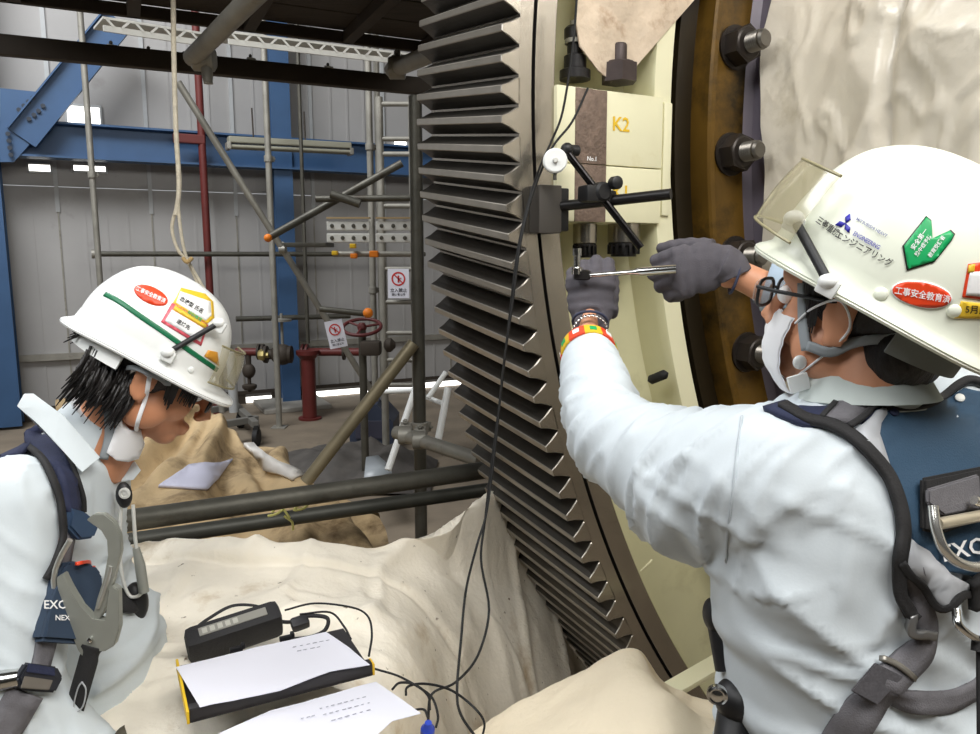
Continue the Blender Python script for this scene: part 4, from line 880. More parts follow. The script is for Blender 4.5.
m = MB(); m.box(P(300, 623, 1.41), (d, sd, up_), (.035, .025, .02), .006); m.build('plug', M_blackp, mc, 40)
cc = thing('probe_cable', 'thin dark cable looping from the meter to the heap of leads', 'cable', P(372, 660, 1.35))
for q in ([(285, 616, 1.41), (315, 609, 1.44), (352, 613, 1.44), (368, 622, 1.43), (372, 640, 1.40), (369, 662, 1.33)], [(300, 620, 1.42), (330, 618, 1.42), (344, 632, 1.40), (351, 645, 1.37)], [(375, 675, 1.29), (398, 682, 1.28), (418, 693, 1.26), (432, 704, 1.23), (438, 722, 1.2), (436, 734, 1.18)],
          [(392, 696, 1.25), (400, 689, 1.26), (415, 691, 1.25), (428, 702, 1.23), (430, 716, 1.2)], [(406, 702, 1.24), (408, 693, 1.25), (425, 690, 1.26), (450, 696, 1.25), (472, 712, 1.22), (484, 728, 1.2), (482, 745, 1.18)], [(398, 722, 1.21), (412, 717, 1.21), (424, 716, 1.21), (428, 724, 1.2)]):
    m = MB(); m.tube(spline([P(u, v, y) + ZZ * .012 for u, v, y in q], 7), .0022, 6); m.build('cable_strand', M_rubber, cc, 60)
m = MB(); m.lathe(P(427, 726, 1.19) - ZZ * .02, (.1, -.3, 1), [(.009, 0), (.012, .003), (.012, .02), (.008, .024), (.006, .034)], 16); solo(m, 'blue_connector', mat('blue_plastic', (50, 76, 190), .4), 'small bright blue connector at the end of the leads', 'connector')
# ================================================================ people
def frame(fwd, tilt_up=None):
    X = Vector(fwd).normalized(); U = Vector(tilt_up) if tilt_up else ZZ
    Y = U.cross(X).normalized(); Zz = X.cross(Y); return X, Y, Zz     # forward, left, up
def seg_se(n, p): # superellipse unit ring
    out = []
    for k in range(n):
        a = 2 * PI * k / n; c, s_ = math.cos(a), math.sin(a); out.append((math.copysign(abs(c) ** (2 / p), c), math.copysign(abs(s_) ** (2 / p), s_)))
    return out
def loft_body(mb, secs, L, T, p=2.5, n=28):
    ring = seg_se(n, p); R = []
    for c, hw, hd in secs: R.append([Vector(c) + L * (x * hw) + T * (y * hd) for x, y in ring])
    mb.rings(R)
def limb(mb, pts, rad, seg=16):
    P_ = spline(pts, 6); n = len(P_); rr_ = list(np.interp(np.linspace(0, 1, n), np.linspace(0, 1, len(rad)), rad))
    mb.tube(P_, rr_, seg)
    mb.ell(P_[0], ((1, 0, 0), (0, 1, 0), ZZ), (rr_[0],) * 3, 14, 8)
def head_shapes(mb, C, X, Y, Z, s=1.):
    def e(x, y, z, a, b, c, rot=0):
        ax = (X, Y, Z)
        if rot: ax = ((X * math.cos(rot) + Z * math.sin(rot)), Y, (Z * math.cos(rot) - X * math.sin(rot)))
        mb.ell(C + (X * x + Y * y + Z * z) * s, ax, (a * s, b * s, c * s), 24, 16)
    e(-.005, 0, .035, .098, .077, .092); e(.03, 0, -.02, .062, .064, .075); e(.045, 0, -.065, .045, .045, .042); e(.068, 0, -.092, .024, .026, .018)
    e(.070, 0, .035, .032, .058, .03)
    for k in (-1, 1):
        e(.058, .036 * k, -.030, .030, .024, .028); e(.020, .055 * k, -.055, .040, .018, .034, .5)
        e(-.002, .079 * k, -.010, .019, .006, .032, -.2); e(-.012, .083 * k, .006, .012, .007, .017, -.2); e(.002, .079 * k, -.032, .010, .007, .012); e(.010, .077 * k, -.010, .006, .006, .010)
        e(.108, .011 * k, -.036, .010, .008, .008)
    mb.tube([C + (X * .094 + Z * .018) * s, C + (X * .108 - Z * .008) * s, C + (X * .120 - Z * .030) * s, C + (X * .106 - Z * .040) * s], [.008 * s, .010 * s, .0125 * s, .008 * s], 12)
    e(.094, 0, -.062, .012, .024, .006); e(.093, 0, -.074, .012, .020, .007)
HAT_R = (P(885, 280, .93), frame((-.74, .50, .47)), .136, .124, .150)
def clamp_hat(me, hat, k0=.90):
    C, (X, Y, Z), a, b, c = hat; C, X, Y, Z = [np.array(v) for v in (C, X, Y, Z)]
    n = len(me.vertices); co = np.empty(n * 3); me.vertices.foreach_get('co', co); co = co.reshape(-1, 3); d = co - C
    x, y, z = d @ X, d @ Y, d @ Z; near = (x * x + y * y + z * z) < .25 ** 2
    k = (np.abs(x / a) ** 2.25 + np.abs(y / b) ** 2.25 + np.abs(np.maximum(z, 0) / c) ** 2.25) ** (1 / 2.25)
    f = np.where(near & (z > -.03) & (k > k0), k0 / np.maximum(k, 1e-6), 1.)
    w = np.clip((z + .03) / .02, 0, 1); f = 1 + (f - 1) * w
    co = C + np.outer(x * f, X) + np.outer(y * f, Y) + np.outer(np.where(z > 0, z * f, z), Z)
    me.vertices.foreach_set('co', co.ravel()); me.update()
def eyes(parent, C, X, Y, Z, s=1.):
    for k in (-1, 1):
        m = MB(); m.ell(C + (X * .086 + Y * .031 * k + Z * .005) * s, (X, Y, Z), (.012 * s,) * 3, 16, 10); m.build('eye', M_dwht, parent, 180)
        m = MB(); m.ell(C + (X * .0935 + Y * .031 * k + Z * .004) * s, (X, Y, Z), (.0055 * s,) * 3, 12, 8); m.build('iris', M_hair, parent, 180)
def hand(mb0, C, X, Y, Z, curls=((50, 70, 45),) * 4, rs=.0112, thumb=(.6, .7, -.4), spread=0., s=1.):
    mb = MB()
    # X fingers, Y thumb side, Z back of the hand
    mb.ell(C, (X, Y, Z), (.050, .040, .019), 20, 12); mb.ell(C + X * .026 + Z * .001, (X, Y, Z), (.026, .043, .017), 20, 12); mb.ell(C - X * .03, (X, Y, Z), (.035, .030, .021), 18, 10)
    for i in range(4):
        y = (.030, .010, -.011, -.030)[i]; L_ = ((.040, .026, .022), (.044, .029, .023), (.041, .027, .022), (.033, .021, .019))[i]
        p = C + X * (.040 - .004 * abs(i - 1)) + Y * y; a = 0; pts = [p - X * .012, p]; d0 = (X + Y * spread * (1.5 - i)).normalized()
        for j in range(3):
            a += math.radians(curls[i][j]); d = d0 * math.cos(a) - Z * math.sin(a); q = pts[-1] + d * L_[j] * .5; pts.append(q); pts.append(q + d * L_[j] * .5)
        r_ = rs * (.93 if i == 3 else 1); mb.tube(pts, [r_ * 1.05, r_ * 1.08] + [r_, r_ * 1.02, r_ * .95, r_ * .97, r_ * .9, r_ * .72], 12)
        mb.ell(pts[-1], (X, Y, Z), (r_ * .74,) * 3, 10, 6)
    t = (X * thumb[0] + Y * thumb[1] + Z * thumb[2]).normalized(); b = C - X * .02 + Y * .028 - Z * .004
    t2 = (t + X * .5 - Z * .35).normalized(); q1 = b + t * .038; q2 = q1 + t2 * .032; q3 = q2 + (t2 - Z * .3).normalized() * .022
    mb.tube([b, b + t * .02, q1, (q1 + q2) / 2, q2, q3], [.016, .0145, .0135, .0128, .0125, .0095], 12); mb.ell(q3, (X, Y, Z), (.0097,) * 3, 10, 6)
    mb0.add([C + (Vector(v) - C) * s for v in mb.v], mb.f)

# ---------------------------------------------------------------- hard hats
def hard_hat(name, label, C, X, Y, Z, m_, a=.132, b=.108, c=.138, ridge=True, fr=.034):
    t = thing(name, label, 'hard hat', C - Z * .02)
    def rad(az, el):
        d = (math.cos(az) * math.cos(el), math.sin(az) * math.cos(el), math.sin(el)); p = 2.25
        r = 1 / ((abs(d[0] / a) ** p + abs(d[1] / b) ** p + abs(d[2] / c) ** p) ** (1 / p))
        return r, d
    N = 72; K = 26; V = []
    def pt(x, y, z): return C + X * x + Y * y + Z * z
    # brim rings (outer lip first), then the dome
    def brim(az, k):
        f = max(0, math.cos(az)) ** 3; bk = max(0, -math.cos(az)) ** 2; w = .012 + fr * f + .008 * bk
        r, d = rad(az, 0); r0 = r; x, y = math.cos(az), math.sin(az); z0_ = -.022 - .006 * f - .010 * bk
        return [(r0 + w - .002, z0_ - .005), (r0 + w, z0_ - .002), (r0 + w - .003, z0_ + .0015), (r0 + w * .5, z0_ + .006), (r0 + w * .14, z0_ + .012), (r0 + .001, -.004)][k], x, y
    R = []
    for k in range(6):
        R.append([pt(brim(2 * PI * j / N, k)[0][0] * brim(2 * PI * j / N, k)[1], brim(2 * PI * j / N, k)[0][0] * brim(2 * PI * j / N, k)[2], brim(2 * PI * j / N, k)[0][1]) for j in range(N)])
    for i in range(K):
        el = (PI / 2) * (i / (K - 1)) * .995 + .001; row = []
        for j in range(N):
            az = 2 * PI * j / N; r, d = rad(az, el)
            if ridge:
                y = d[1] * r; w = math.exp(-(y / .034) ** 4) * min(1, max(0, (el - .45) * 2.2)); r += .0065 * w
                wr = abs(y) - .052; r -= .0022 * math.exp(-(wr / .006) ** 2) * min(1, max(0, (el - .35) * 3)) * (1 if abs(d[0] * r) < .1 else 0)
            row.append(pt(d[0] * r, d[1] * r, d[2] * r))
        R.append(row)
    m = MB(); m.rings(R, False)
    R2 = [[pt((p - C).dot(X) * .965, (p - C).dot(Y) * .965, (p - C).dot(Z) - (.003 if q > 5 else .0)) if q > 4 else p - Z * .003 for p in row] for q, row in enumerate(R)]
    m.rings(R2, False); m.rings([R[0], R2[0]], False)
    bv = BVHTree.FromPolygons([Vector(v) for v in m.v], m.f); o = m.build('shell', m_, t, 50)
    return t, o, bv, pt
# ---------------------------------------------------------------- worker on the right, seen from behind
TR, LR = Vector((-.35, .94, 0)).normalized(), Vector((-.94, -.35, 0)).normalized()
cR = lambda x, y, z: W(x, y, z)
pr = thing('person', 'person in a pale blue jacket seen from behind, reaching for the gear', 'person', W(.48, .98, -HC))
HRX, HRY, HRZ = frame((-.69, .71, .14), (.0, 0, 1)); HRC = W(.468, .955, -.068)
shL, upL, elL, foL, wrL = P(775, 478, .92), P(690, 478, 1.03), P(607, 428, 1.22), P(595, 385, 1.33), P(588, 350, 1.44)
shR, elR, wrR = W(.66, 1.08, -.25), W(.70, 1.36, -.17), P(752, 281, 1.46)
hLC = P(591, 303, 1.53); hRC = P(702, 268, 1.475)
hipL, hipR = W(.36, 1.02, -.86), W(.56, 1.08, -.86)
def skin_R():
    m = MB(); head_shapes(m, HRC, HRX, HRY, HRZ)
    m.tube([HRC - HRZ * .03 - HRX * .025, W(.47, .93, -.15), W(.478, .955, -.25)], [.056, .057, .075], 20)
    loft_body(m, [(W(.478, .963, z), hw * .86, hd * .86) for z, hw, hd in ((-.21, .10, .07), (-.26, .17, .09), (-.34, .19, .11), (-.5, .17, .10), (-.7, .16, .10), (-.86, .17, .11))], LR, TR)
    limb(m, [shL, upL, elL, foL, wrL, hLC], [.055, .05, .042, .038, .029, .010]); limb(m, [shR, elR, wrR, wrR.lerp(hRC, .5), hRC], [.055, .044, .029, .026, .010])
    for h, k in ((hipL, W(.33, 1.06, -1.27)), (hipR, W(.60, 1.10, -1.27))):
        limb(m, [h, k, Vector((k.x, k.y - .02, .08))], [.085, .06, .045])
    hand(m, hLC, Vector((.05, .25, 1)).normalized(), Vector((1, -.1, 0)).normalized(), Vector((-.1, -1, .25)).normalized(), rs=.0100, s=.62, thumb=(.9, .05, -.4))
    hand(m, hRC, Vector((-.95, .2, -.12)).normalized(), Vector((-.1, .1, 1)).normalized(), Vector((-.15, -1, .15)).normalized(), rs=.0100, s=.62, thumb=(.9, .05, -.4))
    return remesh(m, 'body', .0042, 5)
meR = skin_R(); clamp_hat(meR, HAT_R); SK_R = bvh_of([meR]); finish(meR, 'body', M_skinR, pr); eyes(pr, HRC, HRX, HRY, HRZ)
# jacket
m = MB()
loft_body(m, [(W(.475, .955, -.165), .055, .055), (W(.477, .957, -.195), .115, .080), (W(.478, .96, -.225), .165, .10), (W(.480, .963, -.27), .198, .118), (W(.490, .963, -.34), .200, .126), (W(.500, .97, -.45), .196, .128), (W(.505, .975, -.56), .192, .135), (W(.515, .985, -.66), .186, .140), (W(.53, .99, -.74), .190, .138), (W(.52, .99, -.92), .20, .135)], LR, TR, 2.4)
limb(m, [shL, upL, P(645, 456, 1.12), elL, foL, wrL], [.092, .090, .080, .068, .060, .047], 22)
limb(m, [shR, elR, P(835, 300, 1.40), P(775, 287, 1.45)], [.09, .066, .055, .046], 20)
jR = remesh(m, 'jacket', .0075, 7)
uL = (elL - shL); 
def ridge(q, k=3.2): return max(0, 1 - abs(noise.noise(q)) * k) ** 1.6
def fold_R(co, no):
    out = np.zeros(len(co)); A, B, C_ = shL, elL, wrL; ln = (B - A).length; l2 = (C_ - B).length
    for i, p in enumerate(co):
        v = Vector(p); d = .005 * noise.noise(v * 7) + .002 * noise.noise(v * 20)
        AB = B - A; t = (v - A).dot(AB) / AB.length_squared; q = A + AB * max(0, min(1, t)); r = (v - q).length
        if r < .14 and -.3 < t < 1.15:
            w = v - q; c = Vector((t * ln * 15 + w.z * 7, w.z * 5, w.x * 4)); d += .010 * ridge(c) * min(1, (t + .3) * 2) + .005 * ridge(c * 1.7 + Vector((5, 3, 1)))
        BC = C_ - B; t2 = (v - B).dot(BC) / BC.length_squared; q = B + BC * max(0, min(1, t2)); r = (v - q).length
        if r < .10 and t2 > 0: w = v - q; d += .008 * ridge(Vector((t2 * l2 * 17 + w.x * 9, w.z * 6, w.x * 4))) * (1 - t2 * .7)
        z = v.z - HC
        if z < -.24 and (v - W(.50, .97, z)).length < .3:
            w = min(1, (-.24 - z) * 7); u_ = v.x * .62 + z * 1.0; s_ = v.x - z * .6
            d += w * (.016 * ridge(Vector((u_ * 9, s_ * 2.2, 1))) + .010 * ridge(Vector((u_ * 15 + 4, s_ * 4, 7)), 4) + .010 * noise.noise(Vector((u_ * 5, s_ * 3, 3))))
            d += w * .009 * ridge(Vector((v.x * 13, z * 2.5, 11)), 5) * (1 if z > -.45 else .3)
        out[i] = d
    return out
displace(jR, fold_R); BJ_R = bvh_of([jR]); finish(jR, 'jacket', M_jack, pr)
# collar, seams
def collar(parent, pts, h, lean, m_, th=.004, name='collar'):
    R = []; P_ = spline(pts, 8); n = len(P_); c = sum(P_, Vector()) / n
    for i, p in enumerate(P_):
        o_ = (p - c); o_.z = 0; o_.normalize(); top = p + ZZ * h - o_ * lean; mid = p + ZZ * h * .55 + o_ * .004
        fold = top + o_ * .012 - ZZ * h * .75
        R.append([p, mid, top, top + o_ * .005, fold + o_ * .012, fold + o_ * .009, top + o_ * .002 - ZZ * .006, p + o_ * th])
    m = MB(); m.rings(R, True, True); return m.build(name, m_, parent, 50)
m = MB(); nk = W(.474, .950, -.186); pts = []
for k in range(13):
    a = -2.7 + 5.4 * k / 12; o_ = -TR * math.cos(a) + LR * math.sin(a); pts.append(nk + o_ * .074 + ZZ * (.004 - .014 * (1 - math.cos(a)) * .5))
collar(pr, pts, .042, .010, mat('faded_collar', (196, 204, 200), .85, 0, .05, 20))
m = MB(); strap(m, BJ_R, [(742, 416), (738, 450), (733, 490), (728, 530), (726, 562)], .0025, .0008, .001, 6); m.build('sleeve_seam', mat('seam_shadow', (186, 194, 200), .9), pr, 180)
# trousers, shoes
m = MB(); loft_body(m, [(W(.47, 1.0, -.80), .19, .12), (W(.47, 1.03, -.92), .19, .125)], LR, TR)
for h, k in ((hipL, W(.33, 1.06, -1.27)), (hipR, W(.60, 1.10, -1.27))): limb(m, [h, k, Vector((k.x, k.y - .02, .10))], [.105, .082, .066])
me = remesh(m, 'trousers', .012, 4); finish(me, 'trousers', M_trou, pr)
def shoe(parent, p, f_):
    m = MB(); X, Y, Z = frame(f_); m.ell(p + X * .07 + Z * .045, (X, Y, Z), (.13, .048, .045), 20, 12); m.ell(p - X * .02 + Z * .07, (X, Y, Z), (.055, .045, .06), 16, 10); m.box(p + X * .06 + Z * .012, (X, Y, Z), (.25, .09, .024), .01)
    me = remesh(m, 'shoe', .007, 3); finish(me, 'shoe', M_boot, parent)
shoe(pr, Vector((.33, 1.04, 0)), TR); shoe(pr, Vector((.60, 1.08, 0)), TR)
# cuff band of coloured tape, rolled right cuff, bracelet
ax = (wrL - foL).normalized(); ua = ZZ.cross(ax).normalized(); ub = ax.cross(ua)
cols = [M_yellow, M_dred, M_yellow, M_dred, M_yellow, M_dred, M_yellow, M_dred, M_yellow, M_dred, M_yellow, M_dred]; e = bpy.data.objects.new('cuff_tape', None); COL.objects.link(e); e.location = wrL - pr.location; e.parent = pr
for k in range(10):
    m = MB(); R = []
    for j in range(5):
        a = 2 * PI * (k + j / 4) / 10 + .1; o_ = ua * math.cos(a) + ub * math.sin(a); q = wrL + ax * (-.003); R.append([q + o_ * .0505 - ax * .022, q + o_ * .0545 - ax * .022, q + o_ * .0515 + ax * .010, q + o_ * .0485 + ax * .010])
    m.rings(R); m.build('tape_patch', cols[k], e, 30)
    m = MB(); a = 2 * PI * (k + .5) / 10 + .1; o_ = ua * math.cos(a) + ub * math.sin(a); tt = ax.cross(o_); m.box(wrL + o_ * .0535 - ax * .008, (tt, ax, o_), (.013, .013, .001), .0002); m.build('printed_mark', M_greenl if k % 2 == 0 else M_dwht, e)
m = MB(); rg = [wrL - ax * .0 + (ua * math.cos(a) + ub * math.sin(a)) * .0455 for a in np.linspace(0, 2 * PI, 25)]; m.tube([p + ax * .010 for p in rg], .004, 8); m.build('cuff_hem', M_jack, pr, 60)
m = MB(); q = P(590, 330, 1.475)
for k in range(26):
    a = 2 * PI * k / 26; o_ = ua * math.cos(a) + ub * math.sin(a); tt = ax.cross(o_); m.ell(q + o_ * .0325, (tt, ax, o_), (.0042, .005, .002), 8, 6)
m.build('bracelet', M_chrome, pr, 180, 'stuff')
axr = (wrR - P(835, 300, 1.40)).normalized(); ura = ZZ.cross(axr).normalized(); urb = axr.cross(ura)
m = MB(); q = P(775, 287, 1.45); m.lathe(q - axr * .03, axr, [(.050, 0), (.0545, .004), (.0535, .028), (.0505, .044), (.046, .046), (.044, .03)], 28)
mm = m.build('rolled_cuff', mat('cuff_inside', (160, 176, 192), .85), pr, 60)
# gloves
def glove(parent, C, X, Y, Z, wr, curls, rs, name, thumb=(.6, .7, -.4)):
    m = MB(); X, Y, Z = X.normalized(), Y.normalized(), Z.normalized(); hand(m, C, X, Y, Z, curls, rs, thumb, s=1.22)
    m.tube([C - X * .035, (C - X * .05).lerp(wr, .5), wr], [.037, .034, .036], 20)
    me = remesh(m, name, .0026, 5)
    displace(me, lambda co, no: np.array([.0012 * noise.noise(Vector(p) * 60) + .0006 * math.sin((Vector(p) - C).dot(X) * 300) for p in co])); g = finish(me, name, M_glove, parent)
    d = (wr - C).normalized(); m = MB(); a_ = d.orthogonal().normalized(); b_ = d.cross(a_); m.tube([wr + (a_ * math.cos(t) + b_ * math.sin(t)) * .034 for t in np.linspace(0, 2 * PI, 25)], .0028, 8); m.build('cuff_edge', M_glovec, g if False else parent, 60)
glove(pr, hLC + Vector((0, 0, .004)), Vector((-.02, .28, 1)), Vector((1, -.15, 0)), Vector((-.2, -1, .25)), P(590, 322, 1.495), ((35, 70, 50), (38, 75, 50), (42, 75, 50), (48, 75, 50)), .0118, 'glove', (.85, .12, -.5))
glove(pr, hRC, Vector((-.93, .15, -.2)), Vector((-.15, .1, 1)), Vector((-.2, -1, .2)), P(735, 276, 1.465), ((40, 75, 55), (38, 78, 55), (42, 78, 55), (46, 78, 55)), .0120, 'glove', (.8, .35, -.45))
# wrench in the hands: separate thing
wr_ = thing('ratchet_wrench', 'chrome ratchet wrench held between the two grey gloved hands', 'wrench', P(580, 275, 1.50))
a_, b_ = P(582, 276, 1.505), P(676, 269, 1.455); d = (b_ - a_).normalized()
m = MB(); m.tube([a_ + d * .015, a_.lerp(b_, .55), a_.lerp(b_, .60), a_.lerp(b_, .64), b_], [.0045, .005, .0075, .0085, .0090], 14); m.build('handle', M_chrome, wr_, 60)
m = MB(); m.lathe(a_ - ZZ * .012 + Vector((0, 0, .004)), ZZ, [(.012, 0), (.017, .003), (.017, .017), (.012, .020)], 20); m.build('ratchet_head', M_black, wr_, 40)
m = MB(); p = P(577, 268, 1.50); m.lathe(p - ZZ * .012, ZZ, [(.012, 0), (.012, .012), (.0065, .014), (.0065, .035), (.009, .036), (.009, .050)], 16); m.build('socket', M_chrome, wr_, 40)
# hair, ears stay clear
def hair(parent, C, X, Y, Z, tufts, hat, m_=None, s=1.):
    m = MB(); m.ell(C + (X * -.014 + Z * .032) * s, (X, Y, Z), (.098 * s, .082 * s, .094 * s), 28, 18); me_b = []
    m.ell(C + (X * -.05 - Z * .035) * s, (X, Y, Z), (.052 * s, .066 * s, .055 * s), 24, 14)
    for k in (-1, 1): m.ell(C + (X * .022 + Y * .062 * k + Z * .028) * s, (X, Y, Z), (.034 * s, .018 * s, .032 * s), 16, 10)
    m.ell(C - X * .055 - Z * .045, (X, Y, Z), (.046, .070, .052), 24, 14)
    me = remesh(m, 'hair', .0045, 3)
    displace(me, lambda co, no: np.array([.003 * noise.noise(Vector(((Vector(p) - C).dot(X) * 70, (Vector(p) - C).dot(Y) * 70, (Vector(p) - C).dot(Z) * 14))) for p in co]))
    clamp_hat(me, hat, .925); h = finish(me, 'hair', m_ or M_hair, parent)
    m = MB()
    for (x, y, z, dx, dy, dz, r_) in tufts:
        p = C + (X * x + Y * y + Z * z) * s; q = p + (X * dx + Y * dy + Z * dz) * s; mid = (p + q) / 2 + (q - p).cross(Y).normalized() * .004
        m.tube([p, mid, q], [r_, r_ * .8, .0008], 6)
    m.build('hair_strands', m_ or M_hair, parent, 180, 'stuff')
tf = []
for i in range(0):
    a = random.uniform(-.5, 1.); x = -.10 + .075 * random.random(); tf.append((x, .072 * random.choice((1, 1, -1)) - .01 * random.random(), -.04 - .03 * random.random(), -.003, 0, -.012 - .010 * random.random(), .0022))
for i in range(30): tf.append((.02 + .014 * random.random(), .072, .02 + .02 * random.random(), .004, .004, -.04 - .012 * random.random(), .003))
hair(pr, HRC, HRX, HRY, HRZ, tf, HAT_R)
# mask, spectacles
def mk_mask(parent, C, X, Y, Z, side):
    # moulded cover over nose and chin, pleated, with ear loops
    V = []; nu, nv = 22, 14
    for i in range(nu):
        a = -1.25 + 2.5 * i / (nu - 1)
        for j in range(nv):
            z = -.018 - .095 * j / (nv - 1); f_ = math.sin(PI * min(1, max(0, (j + 1.5) / (nv + 1)))) ; rx = .018 + .098 * (.72 + .28 * f_) * math.cos(a * .82); ry = .066 * math.sin(a) / math.sin(1.25)
            rx += .012 * math.exp(-(a / .22) ** 2) * math.exp(-((z + .03) / .03) ** 2) + .0008 * math.sin(j * 2.2); V.append(C + X * (rx - .002 - .022 * max(0, j / nv - .7) * 2) + Y * ry + Z * z)
    m = MB(); m.add(V, [(i * nv + j, (i + 1) * nv + j, (i + 1) * nv + j + 1, i * nv + j + 1) for i in range(nu - 1) for j in range(nv - 1)]); N = len(V)
    m.add([v - X * .003 for v in V], [(i * nv + j, i * nv + j + 1, (i + 1) * nv + j + 1, (i + 1) * nv + j) for i in range(nu - 1) for j in range(nv - 1)])
    o = m.build('face_mask', M_mask, parent, 180)
    for k in (-1, 1):
        ring = spline([C + X * .052 + Y * .068 * k - Z * .024, C + X * .03 + Y * .078 * k - Z * .0, C + X * -.004 + Y * .090 * k + Z * .016, C - X * .02 + Y * .086 * k - Z * .012, C + X * .0 + Y * .078 * k - Z * .045, C + X * .046 + Y * .066 * k - Z * .10], 7)
        m = MB(); m.tube(ring, .0015, 8); m.build('ear_loop', M_mask, parent, 60)
    return o
def mk_specs(parent, C, X, Y, Z, m_, bulge=.0):
    g = bpy.data.objects.new('spectacles', None); COL.objects.link(g); g.location = C + X * .1 - parent_origin(parent); g.parent = parent
    m = MB()
    for k in (-1, 1):
        c = C + X * (.118 + bulge) + Y * .034 * k + Z * .004; rg = []
        for j in range(21):
            a = 2 * PI * j / 20; x = math.copysign(abs(math.cos(a)) ** .6, math.cos(a)); z = math.copysign(abs(math.sin(a)) ** .6, math.sin(a)); rg.append(c + Y * x * .027 + Z * z * .018 - X * abs(x * .027 * k + .034) * .12)
        m.tube(rg, .0022, 8, False)
        m.tube([C + X * (.112 + bulge) + Y * .063 * k + Z * .012, C + X * .08 + Y * .076 * k + Z * .012, C + X * .0 + Y * .082 * k + Z * .012, C - X * .02 + Y * .083 * k + Z * .0], [.0028, .0026, .0022, .002], 8)
        f_ = [c + Y * (math.copysign(abs(math.cos(a)) ** .6, math.cos(a)) * .026) + Z * (math.copysign(abs(math.sin(a)) ** .6, math.sin(a)) * .017) for a in np.linspace(0, 2 * PI, 20, endpoint=False)]
        m2 = MB(); m2.add(f_ + [p - X * .0015 for p in f_], [tuple(range(20)), tuple(range(39, 19, -1))] + [(i, (i + 1) % 20, (i + 1) % 20 + 20, i + 20) for i in range(20)]); m2.build('lens', M_glass, g)
    m.tube([C + X * (.120 + bulge) - Y * .008 + Z * .008, C + X * (.123 + bulge) + Z * .010, C + X * (.120 + bulge) + Y * .008 + Z * .008], .002, 8); m.build('spectacle_frame', m_, g, 60)
mk_mask(pr, HRC, HRX, HRY, HRZ, 1); mk_specs(pr, HRC, HRX, HRY, HRZ, M_blackp)
# the right worker's hard hat
XH, YH, ZH = HAT_R[1]
HHC = HAT_R[0]
ht, sho, BH_R, ptR = hard_hat('hard_hat', 'ivory hard hat with a green arrow sticker, on the right worker', HHC, XH, YH, ZH, M_helmR, .136, .124, .150, fr=.006)
def sticker(t, bv, poly, m_, off=.0006, th=.0006, step=4, name='sticker'):
    m = MB(); patch(m, bv, poly, off, th, step); return m.build(name, m_, t, 180)
def lettering(t, bv, s_, cx, cy, size, rot, m_, sx=1., off=.0022, name='lettering', shear=0.):
    m = MB(); letters(m, bv, s_, cx, cy, size, rot, sx, off, shear); return m.build(name, m_, t, 180)
def ellipse(cx, cy, a, b, rot, n=24): return [(cx + a * math.cos(t) * math.cos(rot) + b * math.sin(t) * math.sin(rot), cy - (-b * math.sin(t) * math.cos(rot) * -1) * -1 * -1 + a * math.cos(t) * math.sin(rot) * 1) if 0 else (cx + a * math.cos(t) * math.cos(rot) - b * math.sin(t) * math.sin(rot), cy + a * math.cos(t) * math.sin(rot) + b * math.sin(t) * math.cos(rot)) for t in np.linspace(0, 2 * PI, n, endpoint=False)]
# green arrow-leaf mark with black rim
arrow = [(926, 218), (931, 222), (932, 239), (949, 231), (953, 235), (950, 241), (934, 261), (908, 269), (904, 246)]
big = [((x - 928) * 1.07 + 928, (y - 245) * 1.07 + 245) for x, y in arrow]
sticker(ht, BH_R, big, M_dblk); s1_ = sticker(ht, BH_R, arrow, M_greenl, .0015)
lettering(ht, BH_R, '安全第一', 919, 240, 6, .95, M_dwht, off=.003); lettering(ht, BH_R, '熱中症予防', 923, 246, 5, .95, M_dwht, off=.003); lettering(ht, BH_R, '教育受講者', 936, 247, 5, .95, M_dwht, off=.003)
sticker(ht, BH_R, ellipse(921.5, 294.5, 31, 13.5, .17), M_dwht); sticker(ht, BH_R, ellipse(921.5, 294.5, 29.5, 12.3, .17), M_dred, .0015)
lettering(ht, BH_R, '工事安全教育済', 922, 295, 8.6, -.17, M_dwht, .92, .003)
# three-diamond mark and company lettering
def diamond(cx, cy, l, w, a): return [(cx, cy), (cx + math.cos(a) * l / 2 - math.sin(a) * w / 2, cy - math.sin(a) * l / 2 - math.cos(a) * w / 2), (cx + math.cos(a) * l, cy - math.sin(a) * l), (cx + math.cos(a) * l / 2 + math.sin(a) * w / 2, cy - math.sin(a) * l / 2 + math.cos(a) * w / 2)]
for a in (1.15, 3.3, 5.05): sticker(ht, BH_R, diamond(846, 223.5, 10.5, 6, a), M_dblue, .0008, step=4)
lettering(ht, BH_R, 'MITSUBISHI HEAVY', 872, 228, 4.6, -.52, M_dgrey, .9); lettering(ht, BH_R, 'ENGINEERING', 867, 241, 6.2, -.52, M_dblue, .75)
lettering(ht, BH_R, '三菱重機', 828.5, 227.5, 8.6, -.62, M_dblk, .75); lettering(ht, BH_R, 'エンジニアリング', 864, 249.5, 9, -.50, M_dblk, .88)
# sticker cut by the frame edge
q1_ = [(968, 264), (1010, 258), (1010, 303), (962, 297)]; sticker(ht, BH_R, q1_, M_dred); sticker(ht, BH_R, [(969, 272), (1008, 270), (1008, 299), (965, 295)], M_dwht, .0015)
sticker(ht, BH_R, [(968, 265), (974, 264), (973, 272), (967, 273)], M_dyel, .0016); lettering(ht, BH_R, '氏名', 986, 268, 7, -.05, M_dwht, 1, .003)
sticker(ht, BH_R, [(961, 301), (1010, 306), (1008, 319), (954, 318)], M_dyel); lettering(ht, BH_R, '5月点検', 980, 310, 9, -.05, M_dblk, 1, .002)
for (u, v) in ((881, 294), (954, 311)):
    m = MB(); q, n = hit(BH_R, u, v); m.ell(q, (n, n.orthogonal(), n.cross(n.orthogonal())), (.004, .0075, .0075), 14, 8); m.build('rivet_cap', M_helmR, ht, 180)
